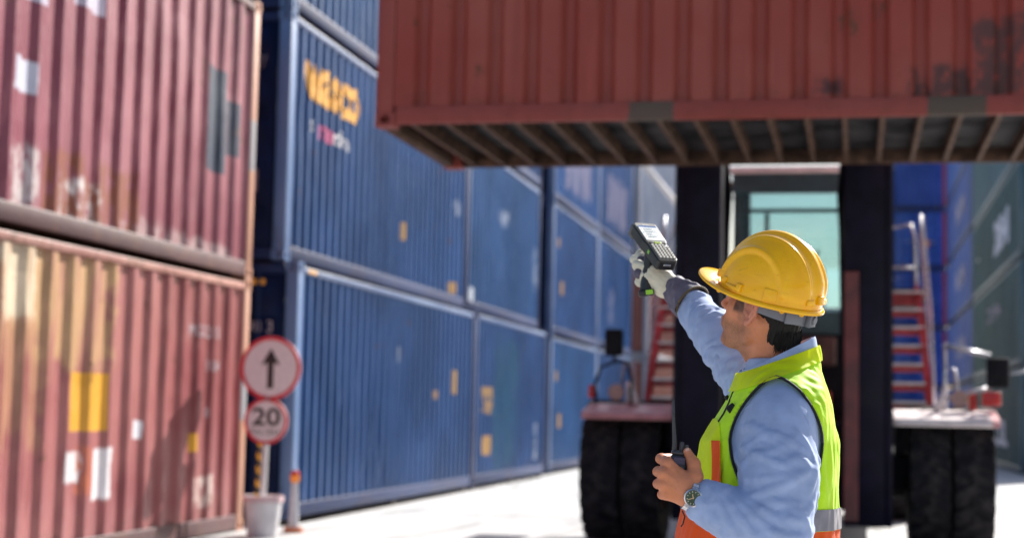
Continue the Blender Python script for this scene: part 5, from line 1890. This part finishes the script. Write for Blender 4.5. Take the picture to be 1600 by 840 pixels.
MB().box(-.0285, .0285, yt - .008, yt - .0005, .0063, .0066, Ms).obj('title_bar', row_col['b'], so)
rr_ = random.Random(5)
tx = MB()
for k in range(8):
    y = yt - .015 - k * (yt - .02) / 8.6
    tx.box(-.019, -.019 + rr_.uniform(.018, .042), y, y + .0016, .0063, .0066, Ms)
    if k % 2 == 0:
        tx.box(-.019, -.019 + rr_.uniform(.012, .03), y - .0034, y - .0020, .0063, .0066, Ms)
tx.obj('text_row', row_col['g'], so, kind='stuff')
for k in range(3):
    y = yt - .018 - k * .018
    MB().box(-.026, -.0225, y - .001, y + .0025, .0063, .0066, Ms).obj('list_icon', row_col['r'] if k != 1 else row_col['b'], so)
MB().box(-.011, .010, yt + .003, yt + .006, .0052, .0056, Ms).obj('maker_mark', plain('white screen mark', (.6, .6, .58), .4), scn)
kb = MB()
ky0, ky1 = -hl_ + .012, -.020
for r_i in range(7):
    for c_i in range(5):
        y = ky0 + (ky1 - ky0) * r_i / 6.0
        x = -.0215 + .01075 * c_i
        kb.rbox(x - .0042, x + .0042, y - .0038, y + .0038, .004, .0078, .0012, 1, Ms)
kb.obj('keypad', plain('pale key caps', (.46, .44, .38), .5, 0, .1, 60), scn, kind='stuff')
MB().rbox(-.012, .010, -.012, -.005, .004, .0076, .002, 2, Ms).obj('enter_key', plain('lime key', (.45, .65, .05), .4), scn)
for x in (-.022, .021):
    MB().rbox(x - .006, x + .006, -.012, -.006, .004, .0074, .0015, 1, Ms).obj('soft_key', sc_black, scn)
MB().rbox(.013, .022, -.030, -.022, .0045, .0084, .0015, 1, Ms).obj('bright_key', plain('white key', (.7, .7, .68), .4), scn)
MB().rbox(-hw_ * .86 - .001, -hw_ * .86 + .004, -.032, -.022, -.019, -.008, .001, 1, Ms).obj('side_button', plain('green side button', (.22, .5, .05), .4), scn)
MB().rbox(-.010, .012, -hl_ - .0012, -hl_ + .002, -.016, -.010, .001, 1, Ms).obj('dock_contact', M['steel'], scn)
bev(MB().rbox(-hw_ * .98, hw_ * .98, hl_ - .022, hl_ + .008, -.040, -.002, .006, 3, Ms).obj('scan_head', sc_grey, scn, angle=50), .001)
g0 = Ms @ Vector((-.006, .0, -.026))
g1 = Vector(L(1010, 442, 4.405))
g2 = Vector(L(1009, 454, 4.40))
MB().tube([g0, g0.lerp(g1, .5), g1, g2], [.017, .0155, .016, .0165], 14).obj('pistol_grip', sc_black, scn, angle=60)
gm = Matrix.Translation(Vector(L(1010, 457, 4.40))) @ Matrix.Rotation(math.radians(-8), 4, 'Y')
MB().rbox(-.022, .020, -.016, .016, -.009, .009, .005, 3, gm).obj('grip_foot', sc_black, scn, angle=50)
MB().rbox(-.003, .017, -.0175, -.0155, -.0065, .0065, .001, 1, gm).obj('grip_label', plain('lime label', (.3, .62, .04), .4), scn)
